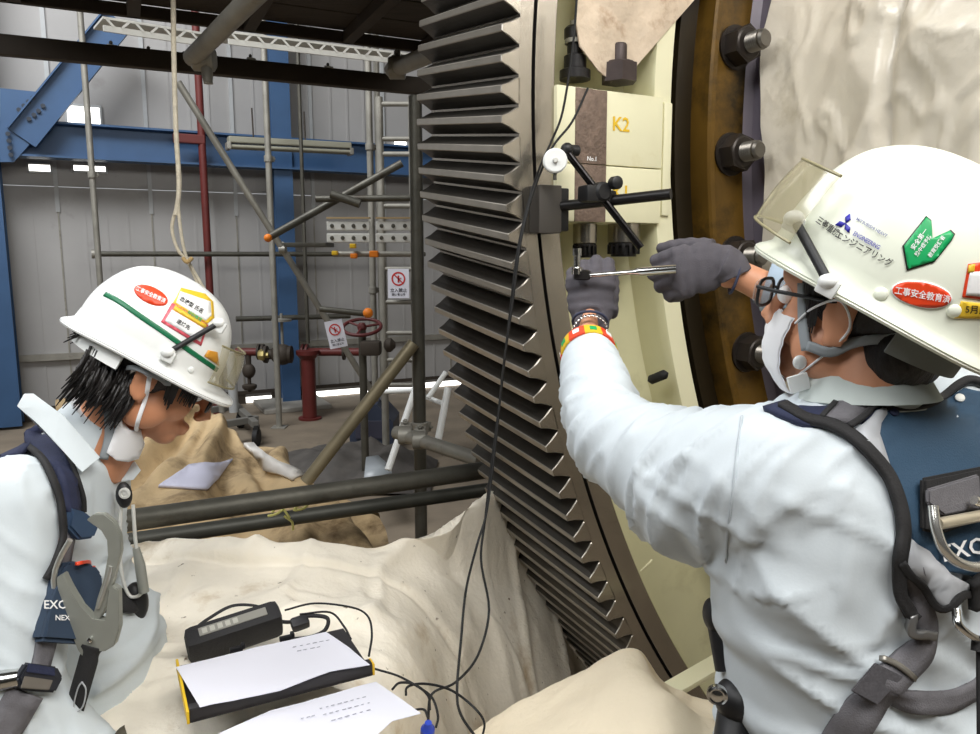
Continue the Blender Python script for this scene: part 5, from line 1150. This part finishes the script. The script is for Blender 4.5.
# visor: smoky clear shield raised at the front, its arms and clips
def visor(t, pt, a, b, yaw=1.05, z0=.03, z1=.10):
    V = []; nu, nv = 26, 8
    for i in range(nu):
        az = -yaw + 2 * yaw * i / (nu - 1)
        for j in range(nv):
            z = z0 + (z1 - z0) * j / (nv - 1); rr_ = 1.16 + .02 * math.sin(j) * 0 - .10 * (j / (nv - 1)) ** 2; V.append(pt(a * 1.08 * rr_ * math.cos(az), b * 1.16 * rr_ * math.sin(az), z))
    m = MB(); m.add(V, [(i * nv + j, (i + 1) * nv + j, (i + 1) * nv + j + 1, i * nv + j + 1) for i in range(nu - 1) for j in range(nv - 1)]); v_ = m.build('visor', M_lens, t, 180)
    for sg in (0, nv - 1):
        m = MB(); m.tube([Vector(V[i * nv + sg]) for i in range(nu)], .0018, 6); m.build('visor_edge', mat('visor_edge', (150, 142, 108), .3), t, 60)
visor(ht, ptR, .138, .118, 1.0, .0, .085)
def bar(t, a_, b_, r0=.0055, cap=M_white):
    m = MB(); m.tube([a_, b_], r0, 12); m.build('visor_arm', M_blackp, t, 60)
    for q, s_ in ((a_, .012), (b_, .011)):
        m = MB(); m.ell(q, ((1, 0, 0), (0, 1, 0), ZZ), (s_, s_, s_ * .8), 14, 8); m.box(q - ZZ * .006, (XH, YH, ZH), (.022, .010, .02), .003); m.build('arm_clip', cap, t, 40)
q0, n0 = hit(BH_R, 804, 224); q1, n1 = hit(BH_R, 827, 287)
bar(ht, q0 + n0 * .016, q1 + n1 * .010)
# chin strap, harness band at the nape
m = MB(); strap(m, SK_R, [(806, 283), (806, 305), (806, 330), (809, 350)], .012, .002, .006, 6); m.build('chin_strap', M_strapg, ht, 180)
m = MB(); strap(m, SK_R, [(811, 346), (830, 350), (862, 342), (900, 330), (930, 322)], .012, .002, .010, 6); m.build('chin_strap', M_strapg, ht, 180)
m = MB(); q, n = hit(SK_R, 803, 361); m.ell(q + n * .006, ((1, 0, 0), (0, 1, 0), ZZ), (.009, .005, .009), 14, 8); m.box(q + n * .006 - ZZ * .026, ((1, 0, .3), (0, 1, 0), (-.3, 0, 1)), (.026, .006, .022), .003); m.build('strap_buckle', M_white, ht, 40)
R = []; m = MB()
for k in range(20):
    a = PI * .62 + (2 * PI - 2 * PI * .62) * k / 19; c_ = ptR(.115 * math.cos(a) - .006, .092 * math.sin(a), -.045); R.append([c_ + ZH * .016, c_ + ZH * .016 + (c_ - HHC).normalized() * .003, c_ - ZH * .016 + (c_ - HHC).normalized() * .003, c_ - ZH * .016])
m.rings(R); m.build('nape_band', mat('grey_headband', (120, 124, 120), .7), ht, 40)
# ---------------------------------------------------------------- safety harness on the right worker
hn = thing('safety_harness', 'navy and grey harness with a metal ring on the back of the right worker', 'safety harness', hit(BJ_R, 940, 480)[0])
def hp(name, poly, m_, off=.002, th=.003, step=9): m = MB(); patch(m, BJ_R, poly, off, th, step); return m.build(name, m_, hn, 180)
def hs(name, px, w, m_, off=.002, th=.003, wl=None): m = MB(); strap(m, BJ_R, px, w, th, off, 8, 0, wl); return m.build(name, m_, hn, 180)
hp('back_pad', [(872, 412), (905, 412), (940, 405), (962, 392), (1010, 400), (1060, 420), (1060, 560), (1000, 580), (962, 572), (935, 570), (905, 540), (890, 500), (884, 470), (873, 438)], M_navyp, .004, .005)
hs('shoulder_strap', [(775, 408), (800, 418), (830, 418), (868, 412)], .030, M_navy, .003, .004)
hp('silver_patch', [(838, 407), (872, 407), (850, 428), (824, 424)], M_webg, .009, .002)
hp('silver_patch', [(850, 438), (882, 410), (874, 436), (886, 472), (878, 464)], M_silver, .009, .002)
hs('black_edging', [(782, 410), (806, 424), (838, 431), (868, 455), (888, 484), (898, 520), (897, 560), (901, 604), (912, 618)], .014, M_webb, .008, .004)
hs('black_edging', [(868, 408), (900, 411), (935, 404), (958, 388), (972, 384), (1000, 396)], .010, M_webb, .008, .004)
hs('black_edging', [(846, 430), (862, 420), (876, 408)], .007, M_webb, .011, .003); hs('black_edging', [(822, 424), (836, 408)], .006, M_webb, .011, .002)
hp('silver_patch', [(904, 540), (942, 572), (966, 583), (958, 600), (938, 604), (902, 560)], M_silver, .009, .002)
hs('black_edging', [(900, 556), (920, 580), (938, 604), (960, 592), (985, 585)], .009, M_webb, .010, .003)
hs('webbing', [(912, 566), (918, 600), (924, 640), (900, 668), (872, 696), (842, 740), (820, 790)], .034, M_webg, .004, .003, [.022, .022, .034, .036, .040, .044, .044])
hs('webbing', [(886, 690), (915, 702), (950, 700), (985, 682), (1010, 670)], .026, M_webg, .003, .003)
slab('stitched_patch', BJ_R, [(874, 662), (902, 676), (876, 704), (850, 690)], .008, .003, mat('dark_stitch_patch', (82, 80, 84), .8, 0, .2, 300), hn, .001)
hs('strap_keeper', [(873, 658), (904, 673)], .006, mat('metal_keeper', (150, 146, 138), .4, .6), .012, .003)
hs('strap_buckle', [(904, 612), (906, 622), (912, 630), (926, 632)], .010, mat('metal_keeper2', (130, 130, 130), .4, .6), .010, .004)
BP = slab('buckle_plate', BJ_R, [(918, 478), (1010, 460), (1016, 512), (975, 520), (935, 534), (918, 530)], .008, .008, M_webb, hn, .003)
slab('ring_webbing', BP, [(924, 489), (975, 474), (977, 508), (940, 515), (924, 503)], .0, .006, M_webg, hn, .002)
m = MB(); 
RPL = Plane_(BJ_R, [(936, 552), (1000, 532), (985, 510), (940, 515)], .0)
def hq(u, v, o_):
    pl_c = RPL.c.copy(); RPL.c = pl_c + RPL.n * o_; q = hit(RPL, u, v)[0]; RPL.c = pl_c; return q
m.tube(spline([hq(933, 506, .030), hq(936, 528, .034), hq(944, 549, .038), hq(960, 563, .040), hq(982, 566, .040), hq(1000, 548, .046), hq(1002, 520, .036), hq(985, 505, .030), hq(974, 500, .028)], 8), .0055, 12); m.build('dorsal_ring', mat('bright_ring', (226, 224, 218), .22, .9), hn, 60)
m = MB(); m.tube([hq(938, 524, .028), hq(1000, 512, .028)], .0065, 12); m.build('cross_bar', mat('brassy_bar', (200, 190, 168), .35, .6), hn, 60)
LPL = Plane_(BJ_R, [(936, 552), (1000, 532), (985, 560), (950, 560)], .009)
hs('webbing_loop', [(966, 570), (965, 604)], .022, M_webb, .014, .006)
m = MB(); m.tube(spline([hq(956, 610, .02), hq(958, 624, .026), hq(968, 634, .028), hq(980, 640, .026), hq(992, 640, .02)], 6), .0045, 10); m.build('snap_hook', M_chrome, hn, 60)
m = MB(); m.tube([hq(981, 636, .026), hq(980, 652, .026)], .009, 10); m.tube([hq(980, 652, .022), hq(981, 745, .022)], .004, 10); m.build('lanyard', M_webb, hn, 60)
m = MB(); letters(m, LPL, 'EXOFIT', 977, 546, 23, .22, 1.0, .003); m.v = [tuple(Vector(v)) for v in m.v]; m.build('lettering', M_dwht, hn, 180)
m = MB(); letters(m, LPL, 'NEX', 982, 563, 9, .22, 1.0, .003); m.build('lettering', M_dwht, hn, 180)
m = MB(); q, n = hit(BJ_R, 958, 401); m.lathe(q + n * .008, n, [(.006, 0), (.006, .003), (.003, .004)], 14); m.build('snap_button', M_zinc, hn, 40)
m = MB(); q, n = hit(BJ_R, 889, 415); m.lathe(q + n * .008, n, [(.006, 0), (.006, .003), (.003, .004)], 14); m.build('snap_button', M_navy, hn, 40)
# gear hanging at his left hip
wb = thing('waist_reel', 'black lanyard reel with a round silver button at the hip of the right worker', 'reel', P(722, 720, .90))
m = MB(); c = P(735, 700, .93); m.ell(c, ((1, .2, 0), (-.2, 1, 0), ZZ), (.026, .03, .028), 18, 12); m.tube([c - ZZ * .02, P(728, 760, .9)], .022, 14); m.build('reel_body', M_blackp, wb, 40)
m = MB(); c2 = P(719, 697, .89); m.lathe(c2 + Vector((0, .008, 0)), (-.3, -1, 0), [(.013, 0), (.013, .006), (.010, .008), (.008, .007), (.004, .009)], 24); m.build('silver_button', M_chrome, wb, 40)
m = MB(); m.ell(P(712, 614, .97), ((1, 0, 0), (0, 1, 0), ZZ), (.012, .02, .022), 16, 10); m.tube([P(716, 625, .97), P(724, 670, .95)], .012, 10); m.build('side_clip', M_blackp, wb, 40)
# ---------------------------------------------------------------- worker on the left, bent over
pl_ = thing('person', 'person in a pale shirt bowing to the right at the left edge', 'person', W(-.74, 1.34, -HC))
TL = Vector((.985, .15, 0)).normalized(); LL = ZZ.cross(TL).normalized()
HLX, HLY, HLZ = frame((.79, .27, -.50)); HLC = W(-.615, 1.365, -.212)
sR, eR, wR = W(-.765, 1.17, -.40), W(-.715, 1.08, -.70), W(-.56, 1.10, -.86)
sL, eL, wL = W(-.83, 1.50, -.42), W(-.85, 1.50, -.68), W(-.70, 1.42, -.86)
secL = [(W(-.755, 1.345, -.315), .06, .06), (W(-.765, 1.345, -.34), .11, .08), (W(-.78, 1.345, -.37), .165, .10), (W(-.805, 1.34, -.43), .180, .120), (W(-.82, 1.34, -.52), .18, .125), (W(-.82, 1.33, -.60), .175, .130), (W(-.79, 1.32, -.67), .175, .148), (W(-.78, 1.32, -.76), .175, .150), (W(-.76, 1.33, -.90), .18, .135)]
HAT_L = (P(153, 343, 1.375), frame((.84, .06, -.50), (.0, .14, 1)), .130, .108, .128)
m = MB(); head_shapes(m, HLC, HLX, HLY, HLZ); m.tube([HLC - HLX * .035 - HLZ * .03, W(-.68, 1.355, -.29), W(-.735, 1.345, -.37)], [.056, .060, .075], 20)
loft_body(m, [(c, a * .85, b * .85) for c, a, b in secL[1:]], LL, TL)
limb(m, [sR, eR, wR], [.055, .042, .03]); limb(m, [sL, eL, wL], [.055, .042, .03])
hand(m, wR + (wR - eR).normalized() * .06, Vector((.9, .2, -.1)).normalized(), Vector((0, .9, 0)).normalized(), ZZ, ((20, 40, 30),) * 4, .0085)
hand(m, wL + (wL - eL).normalized() * .06, Vector((.8, -.4, -.2)).normalized(), Vector((-.3, -.9, 0)).normalized(), ZZ, ((20, 40, 30),) * 4, .0085)
for sx, x0 in ((1, 1.24), (-1, 1.44)): limb(m, [W(-.74, x0, -.88), W(-.70, x0, -1.28), W(-.78, x0, -1.62)], [.085, .06, .045])
meL = remesh(m, 'body', .0045, 5)
clamp_hat(meL, HAT_L); SK_L = bvh_of([meL]); finish(meL, 'body', M_skinL, pl_); eyes(pl_, HLC, HLX, HLY, HLZ)
m = MB(); loft_body(m, secL, LL, TL, 2.3)
limb(m, [sR, sR.lerp(eR, .5) + Vector((-.01, -.01, 0)), eR, wR], [.088, .078, .068, .05], 20); limb(m, [sL, eL, wL], [.085, .066, .05], 20)
jL = remesh(m, 'shirt', .0075, 7)
def fold_L(co, no):
    out = np.zeros(len(co)); AB = eR - sR
    for i, p in enumerate(co):
        v = Vector(p); z = v.z - HC; d = .004 * noise.noise(v * 8) + .0015 * noise.noise(v * 22)
        t = (v - sR).dot(AB) / AB.length_squared; q = sR + AB * max(0, min(1, t)); r = (v - q).length
        if r < .12 and t > -.2: w = v - q; d += .009 * ridge(Vector((w.x * 14 + w.y * 10, z * 4, 1))) * min(1, t + .3) + .005 * ridge(Vector((w.x * 20 + z * 9, z * 7, 4)), 4)
        elif z < -.54: d += .014 * ridge(Vector((z * 13 - v.x * 6, v.x * 4, v.y * 3))) + .006 * ridge(Vector((z * 22 + v.x * 9, v.x * 6, 5)), 4)
        else: d += .009 * ridge(Vector((v.x * 14 + z * 5, z * 3, v.y * 5))) * min(1, max(0, (-.34 - z) * 10))
        out[i] = d
    return out
displace(jL, fold_L); BJ_L = bvh_of([jL]); finish(jL, 'shirt', M_jack2, pl_)
# collar as folded wings
def wing(parent, px, y0, y1, m_, th=.004):
    A = [P(u, v, y) for u, v, y in px]; n = len(A); m = MB(); o_ = Vector((0, th, 0)); m.add(A + [a + o_ for a in A], [tuple(range(n)), tuple(range(2 * n - 1, n - 1, -1))] + [(i, (i + 1) % n, (i + 1) % n + n, i + n) for i in range(n)]); return m.build('collar', m_, parent, 70)
wing(pl_, [(24, 394, 1.25), (32, 394, 1.245), (62, 416, 1.235), (99, 458, 1.25), (82, 472, 1.22), (64, 452, 1.205), (38, 424, 1.20), (17, 406, 1.225)], 0, 0, M_jack2)
wing(pl_, [(108, 468, 1.36), (134, 462, 1.36), (140, 471, 1.36), (133, 480, 1.355), (114, 482, 1.33)], 0, 0, M_jack2)
m = MB(); m.tube([W(-.725, 1.345, -.325), W(-.70, 1.35, -.29)], [.072, .062], 20); m.build('collar_band', M_jack2, pl_, 60)
m = MB(); loft_body(m, [(W(-.73, 1.34, -.84), .185, .125), (W(-.74, 1.34, -.95), .18, .12)], LL, TL)
for x0 in (1.24, 1.44): limb(m, [W(-.74, x0, -.88), W(-.70, x0, -1.28), W(-.78, x0, -1.60)], [.105, .082, .066])
me = remesh(m, 'trousers', .012, 4); finish(me, 'trousers', M_trou, pl_)
shoe(pl_, Vector((-.78, 1.24, 0)), TL); shoe(pl_, Vector((-.78, 1.44, 0)), TL)
tf = []
for i in range(260): tf.append((-.105 + .10 * random.random(), -.076 + .014 * random.random(), .01 - .055 * random.random(), -.008 + .012 * random.random(), -.002, -.040 - .03 * random.random(), .0026))
for i in range(45): tf.append((.018 + .02 * random.random(), -.073, .03 + .02 * random.random(), .018, -.003, -.05 - .02 * random.random(), .0032))
for i in range(40): tf.append((.05 + .03 * random.random(), -.06 + .03 * random.random(), .028, .010, -.002, -.030 - .02 * random.random(), .0025))
for i in range(30): tf.append((-.115 - .01 * random.random(), -.05 + .1 * random.random(), .03 + .03 * random.random(), -.02, 0, -.03 - .02 * random.random(), .003))
hair(pl_, HLC, HLX, HLY, HLZ, tf, HAT_L); mk_specs(pl_, HLC, HLX, HLY, HLZ, M_blackp)
m = MB(); patch(m, SK_L, [(106, 451), (112, 436), (117, 421), (122, 418), (128, 428), (141, 429), (139, 442), (133, 456), (124, 459), (114, 458)], .004, .008, 4); m.build('face_mask', M_mask, pl_, 180)
for q in ([(119, 424), (121, 412), (124, 400), (126, 390)], [(135, 431), (140, 415), (146, 396), (149, 376)], [(149, 376), (143, 371), (136, 369), (128, 372)]):
    m = MB(); strap(m, SK_L, q, .007, .001, .005, 6); m.build('ear_loop', M_mask, pl_, 180)
# hard hat of the left worker
XL_, YL_, ZL_ = frame((.84, .06, -.50), (.0, .14, 1)); HLH = P(153, 343, 1.375)
hl, _, BH_L, ptL = hard_hat('hard_hat', 'white hard hat with a green stripe, worn by the bowed worker', HLH, XL_, YL_, ZL_, M_helm, .130, .108, .128)
m = MB(); strap(m, BH_L, [(105, 294), (120, 302), (140, 316), (165, 333), (190, 351), (217, 370)], .0085, .0008, .0006, 8); m.build('green_stripe', M_green, hl, 180)
sticker(hl, BH_L, ellipse(151, 295.5, 18, 8.3, .42), M_dred); lettering(hl, BH_L, '工事安全教育済', 151, 295.5, 5, -.42, M_dwht, .9)
for poly, m2 in (([(181, 288), (205, 294), (213, 302), (214, 318), (207, 324), (173, 303)], M_dyel), ([(172, 303), (208, 325), (201, 346), (190, 340), (161, 322)], M_dpink)): sticker(hl, BH_L, poly, m2)
sticker(hl, BH_L, [(180, 292), (210, 302), (211, 316), (205, 321), (176, 303)], M_dwht, .0015); sticker(hl, BH_L, [(172, 310), (204, 329), (200, 342), (165, 321)], M_dwht, .0015); sticker(hl, BH_L, [(175, 306), (206, 325), (205, 329), (173, 310)], M_dyel, .0022)
sticker(hl, BH_L, [(208, 350), (217, 352), (219, 366), (204, 356)], mat('decal_orange', (226, 160, 60), .4))
lettering(hl, BH_L, '血液型 氏名', 191, 306, 5, -.55, M_dblk, 1., .003); lettering(hl, BH_L, '連絡先', 183, 325, 5, -.55, M_dblk, 1., .003); lettering(hl, BH_L, '特別教育', 194, 317, 4, -.55, M_greenl, 1., .0036)
visor(hl, ptL, .130, .108, .62, -.004, .062)
a_, b_ = hit(BH_L, 168, 352), hit(BH_L, 210, 326)
XH, YH, ZH = XL_, YL_, ZL_; bar(hl, a_[0] + a_[1] * .008, b_[0] + b_[1] * .022, .0048)
for u, v in ((191, 370), (214, 380)):
    m = MB(); q, n = hit(BH_L, u, v); m.ell(q, (n, n.orthogonal(), n.cross(n.orthogonal())), (.003, .0065, .0065), 14, 8); m.build('rivet_cap', M_helm, hl, 180)
R = []; m = MB()
for k in range(24):
    a = PI * .5 + PI * k / 23; c_ = ptL(.112 * math.cos(a) - .004, .098 * math.sin(a), -.040); n = (c_ - HLH).normalized(); R.append([c_ + ZL_ * .016, c_ + ZL_ * .014 + n * .007, c_ - ZL_ * .014 + n * .007, c_ - ZL_ * .016])
m.rings(R); m.build('nape_band', M_white, hl, 50)
m = MB(); strap(m, SK_L, [(98, 333), (99, 350), (101, 375)], .014, .002, .014, 6); m.build('chin_strap', M_strapg, hl, 180)
m = MB(); strap(m, SK_L, [(131, 366), (145, 372), (158, 378), (170, 380)], .008, .002, .014, 6); m.build('chin_strap', M_strapg, hl, 180)
m = MB(); strap(m, SK_L, [(108, 396), (110, 420), (108, 440), (103, 458)], .014, .003, .006, 6); m.build('chin_strap', M_strapg, hl, 180)
# harness of the left worker
hn = thing('safety_harness', 'navy harness with a big grey snap hook on the bowed worker', 'safety harness', hit(BJ_L, 80, 560)[0])
def lp(name, poly, m_, off=.002, th=.003, step=7): m = MB(); patch(m, BJ_L, poly, off, th, step); return m.build(name, m_, hn, 180)
def ls(name, px, w, m_, off=.002, th=.003, wl=None): m = MB(); strap(m, BJ_L, px, w, th, off, 8, 0, wl); return m.build(name, m_, hn, 180)
ls('shoulder_strap', [(-20, 428), (5, 424), (30, 432), (52, 455), (65, 482), (70, 512)], .044, M_navy, .004, .005)
ls('black_edging', [(-20, 440), (4, 434), (24, 444), (42, 468), (53, 495), (58, 530), (52, 560), (42, 580)], .010, M_webb, .010, .003)
ls('black_edging', [(-10, 412), (14, 412), (42, 426), (66, 456), (78, 490), (79, 512)], .006, M_webb, .010, .003)
lp('silver_patch', [(0, 412), (14, 410), (26, 418), (8, 426), (0, 426)], M_webg, .011, .002)
slab('strap_pad', BJ_L, [(64, 508), (78, 512), (92, 524), (86, 538), (72, 540), (60, 527)], .006, .016, mat('slate_blue_pad', (52, 74, 102), .7), hn, .004)
ls('webbing', [(68, 536), (60, 570), (54, 600), (46, 640), (38, 672)], .030, M_webg, .003, .003)
PK = slab('shock_pack', BJ_L, [(50, 566), (58, 562), (84, 566), (92, 576), (92, 600), (76, 645), (28, 642), (40, 600)], .004, .028, mat('pack_navy', (44, 60, 80), .75, 0, .05, 40), hn, .006)
ls('orange_trim', [(60, 564), (80, 566)], .005, M_dred, .032, .002)
m = MB(); letters(m, PK, 'EXOFIT', 63, 605, 12, .0, 1., .0012); m.build('lettering', M_dwht, hn, 180)
m = MB(); letters(m, PK, 'NEX', 62, 618, 7.5, .0, 1., .0012); m.build('lettering', M_dwht, hn, 180)
PB = slab('strap_buckle', BJ_L, [(22, 662), (52, 666), (58, 677), (50, 692), (18, 690), (12, 678)], .006, .014, mat('buckle_black', (40, 42, 50), .5, .2), hn, .003)
slab('buckle_navy', PB, [(28, 663), (54, 668), (54, 676), (26, 672)], .0, .003, M_navy, hn, .0008); slab('buckle_grey', PB, [(24, 676), (52, 680), (48, 690), (20, 688)], .0, .003, mat('brown_grey_webbing', (112, 106, 98), .7), hn, .0008)
ls('webbing', [(26, 692), (14, 712), (-4, 740)], .05, M_webg, .004, .004)
m = MB(); q, n = hit(BJ_L, 5, 679); m.lathe(q + n * .006, (-1, -.6, .1), [(.012, -.02), (.014, 0), (.014, .014), (.010, .018)], 18); m.build('end_fitting', M_chrome, hn, 40)
def hq(u, v, o_): q, n = hit(BJ_L, u, v); return q + Vector((.1, -1, 0)) * o_
Y0 = min(hit(BJ_L, 90, 560)[0].y, hit(BJ_L, 80, 620)[0].y) - .120
def yp(u, v, dy=0): return P(u, v, Y0 + dy)
def plate(name, poly, m_, th=.008, dy=0):
    A = [yp(u, v, dy) for u, v in poly]; n = len(A); o_ = Vector((0, th, 0)); bm = bmesh.new(); v1 = [bm.verts.new(a) for a in A]; v2 = [bm.verts.new(a + o_) for a in A]
    bm.faces.new(v1); bm.faces.new(v2[::-1])
    for i in range(n): bm.faces.new((v1[i], v1[(i + 1) % n], v2[(i + 1) % n], v2[i]))
    bmesh.ops.bevel(bm, geom=bm.edges[:], offset=.0014, segments=2, affect='EDGES'); bmesh.ops.triangulate(bm, faces=[f for f in bm.faces if len(f.verts) > 4])
    bm.verts.index_update(); m = MB(); m.add([v.co.copy() for v in bm.verts], [[v.index for v in f.verts] for f in bm.faces]); bm.free(); return m.build(name, m_, hn, 35)
plate('snap_hook', [(86, 520), (94, 514), (104, 514), (114, 522), (120, 536), (121, 552), (116, 570), (110, 592), (104, 612), (98, 622), (92, 618), (97, 600), (104, 578), (109, 556), (108, 540), (102, 530), (94, 526)], M_alu, .010)
plate('hook_body', [(56, 578), (63, 574), (70, 590), (80, 608), (92, 620), (106, 622), (108, 590), (112, 586), (118, 590), (119, 628), (114, 646), (104, 652), (90, 650), (84, 660), (78, 650), (66, 620), (58, 600)], M_alu, .014, -.004)
m = MB(); m.tube(spline([yp(70, 540), yp(60, 558), yp(54, 576), yp(55, 592)], 5), .0042, 10); m.build('hook_gate', mat('bright_gate', (190, 190, 184), .3, .7), hn, 60)
m = MB(); m.tube(spline([yp(111, 566), yp(106, 586), yp(98, 608)], 4), .0035, 8); m.build('hook_spring_bar', mat('bright_gate', (190, 190, 184)), hn, 60)
m = MB(); m.lathe(yp(90, 640, -.006), (0, -1, 0), [(.004, -.004), (.004, .002), (.002, .003)], 10); m.build('hook_rivet', M_chrome, hn, 40)
m = MB(); m.tube(spline([yp(92, 645), yp(88, 662), yp(80, 690), yp(72, 720), yp(68, 760)], 6), [.017, .018, .015, .014, .014, .015, .015, .015] + [.015] * 17, 12, True, 0, .4, (0, 1, 0)); m.build('lanyard_strap', M_webb, hn, 60)
m = MB(); 
R = [yp(82, 682, -.011), yp(86, 690, -.011), yp(83, 706, -.011), yp(76, 712, -.011), yp(74, 704, -.011), yp(78, 688, -.011), yp(82, 682, -.011)]; m.tube(spline(R, 4), .0012, 6); m.build('stitching', M_silver, hn, 60)
# hook hanging beyond the chest
h2 = thing('carabiner', 'slim silver carabiner and black reel in front of the bowed worker', 'carabiner', P(135, 620, 1.30))
m = MB(); m.ell(P(124, 495, 1.30), ((1, 0, 0), (0, 1, 0), ZZ), (.014, .012, .024), 16, 10); m.build('clip_block', M_blackp, h2, 60)
m = MB(); m.lathe(P(125, 493, 1.287), (0, -1, 0), [(.010, 0), (.010, .003), (.006, .004), (.006, .001), (.002, .003)], 18); m.build('round_emblem', M_zinc, h2, 40)
m = MB(); m.tube(spline([P(121, 505, 1.3), P(120, 540, 1.3), P(122, 575, 1.3), P(130, 596, 1.3), P(142, 592, 1.3), P(142, 570, 1.3), P(136, 545, 1.3), P(133, 505, 1.3)], 6), .0032, 10); m.build('hook_wire', M_zinc, h2, 60)
m = MB(); m.tube([P(136, 548, 1.3), P(140, 565, 1.3), P(144, 592, 1.3)], [.006, .009, .009], 12); m.build('hook_sleeve', M_alu, h2, 60)
m = MB(); m.ell(P(136, 602, 1.32), ((1, 0, 0), (0, 1, 0), ZZ), (.022, .02, .038), 18, 12); m.build('reel', M_blackp, h2, 60)
m = MB(); strap(m, BJ_L, [(104, 600), (118, 602), (130, 602)], .05, .003, .004, 6); m.build('chest_strap', M_webb, h2, 180)
m = MB(); strap(m, BJ_L, [(112, 752), (128, 730), (140, 712), (150, 700)], .03, .004, .004, 6); m.build('leg_strap', mat('olive_strap', (84, 80, 66), .7), h2, 180)
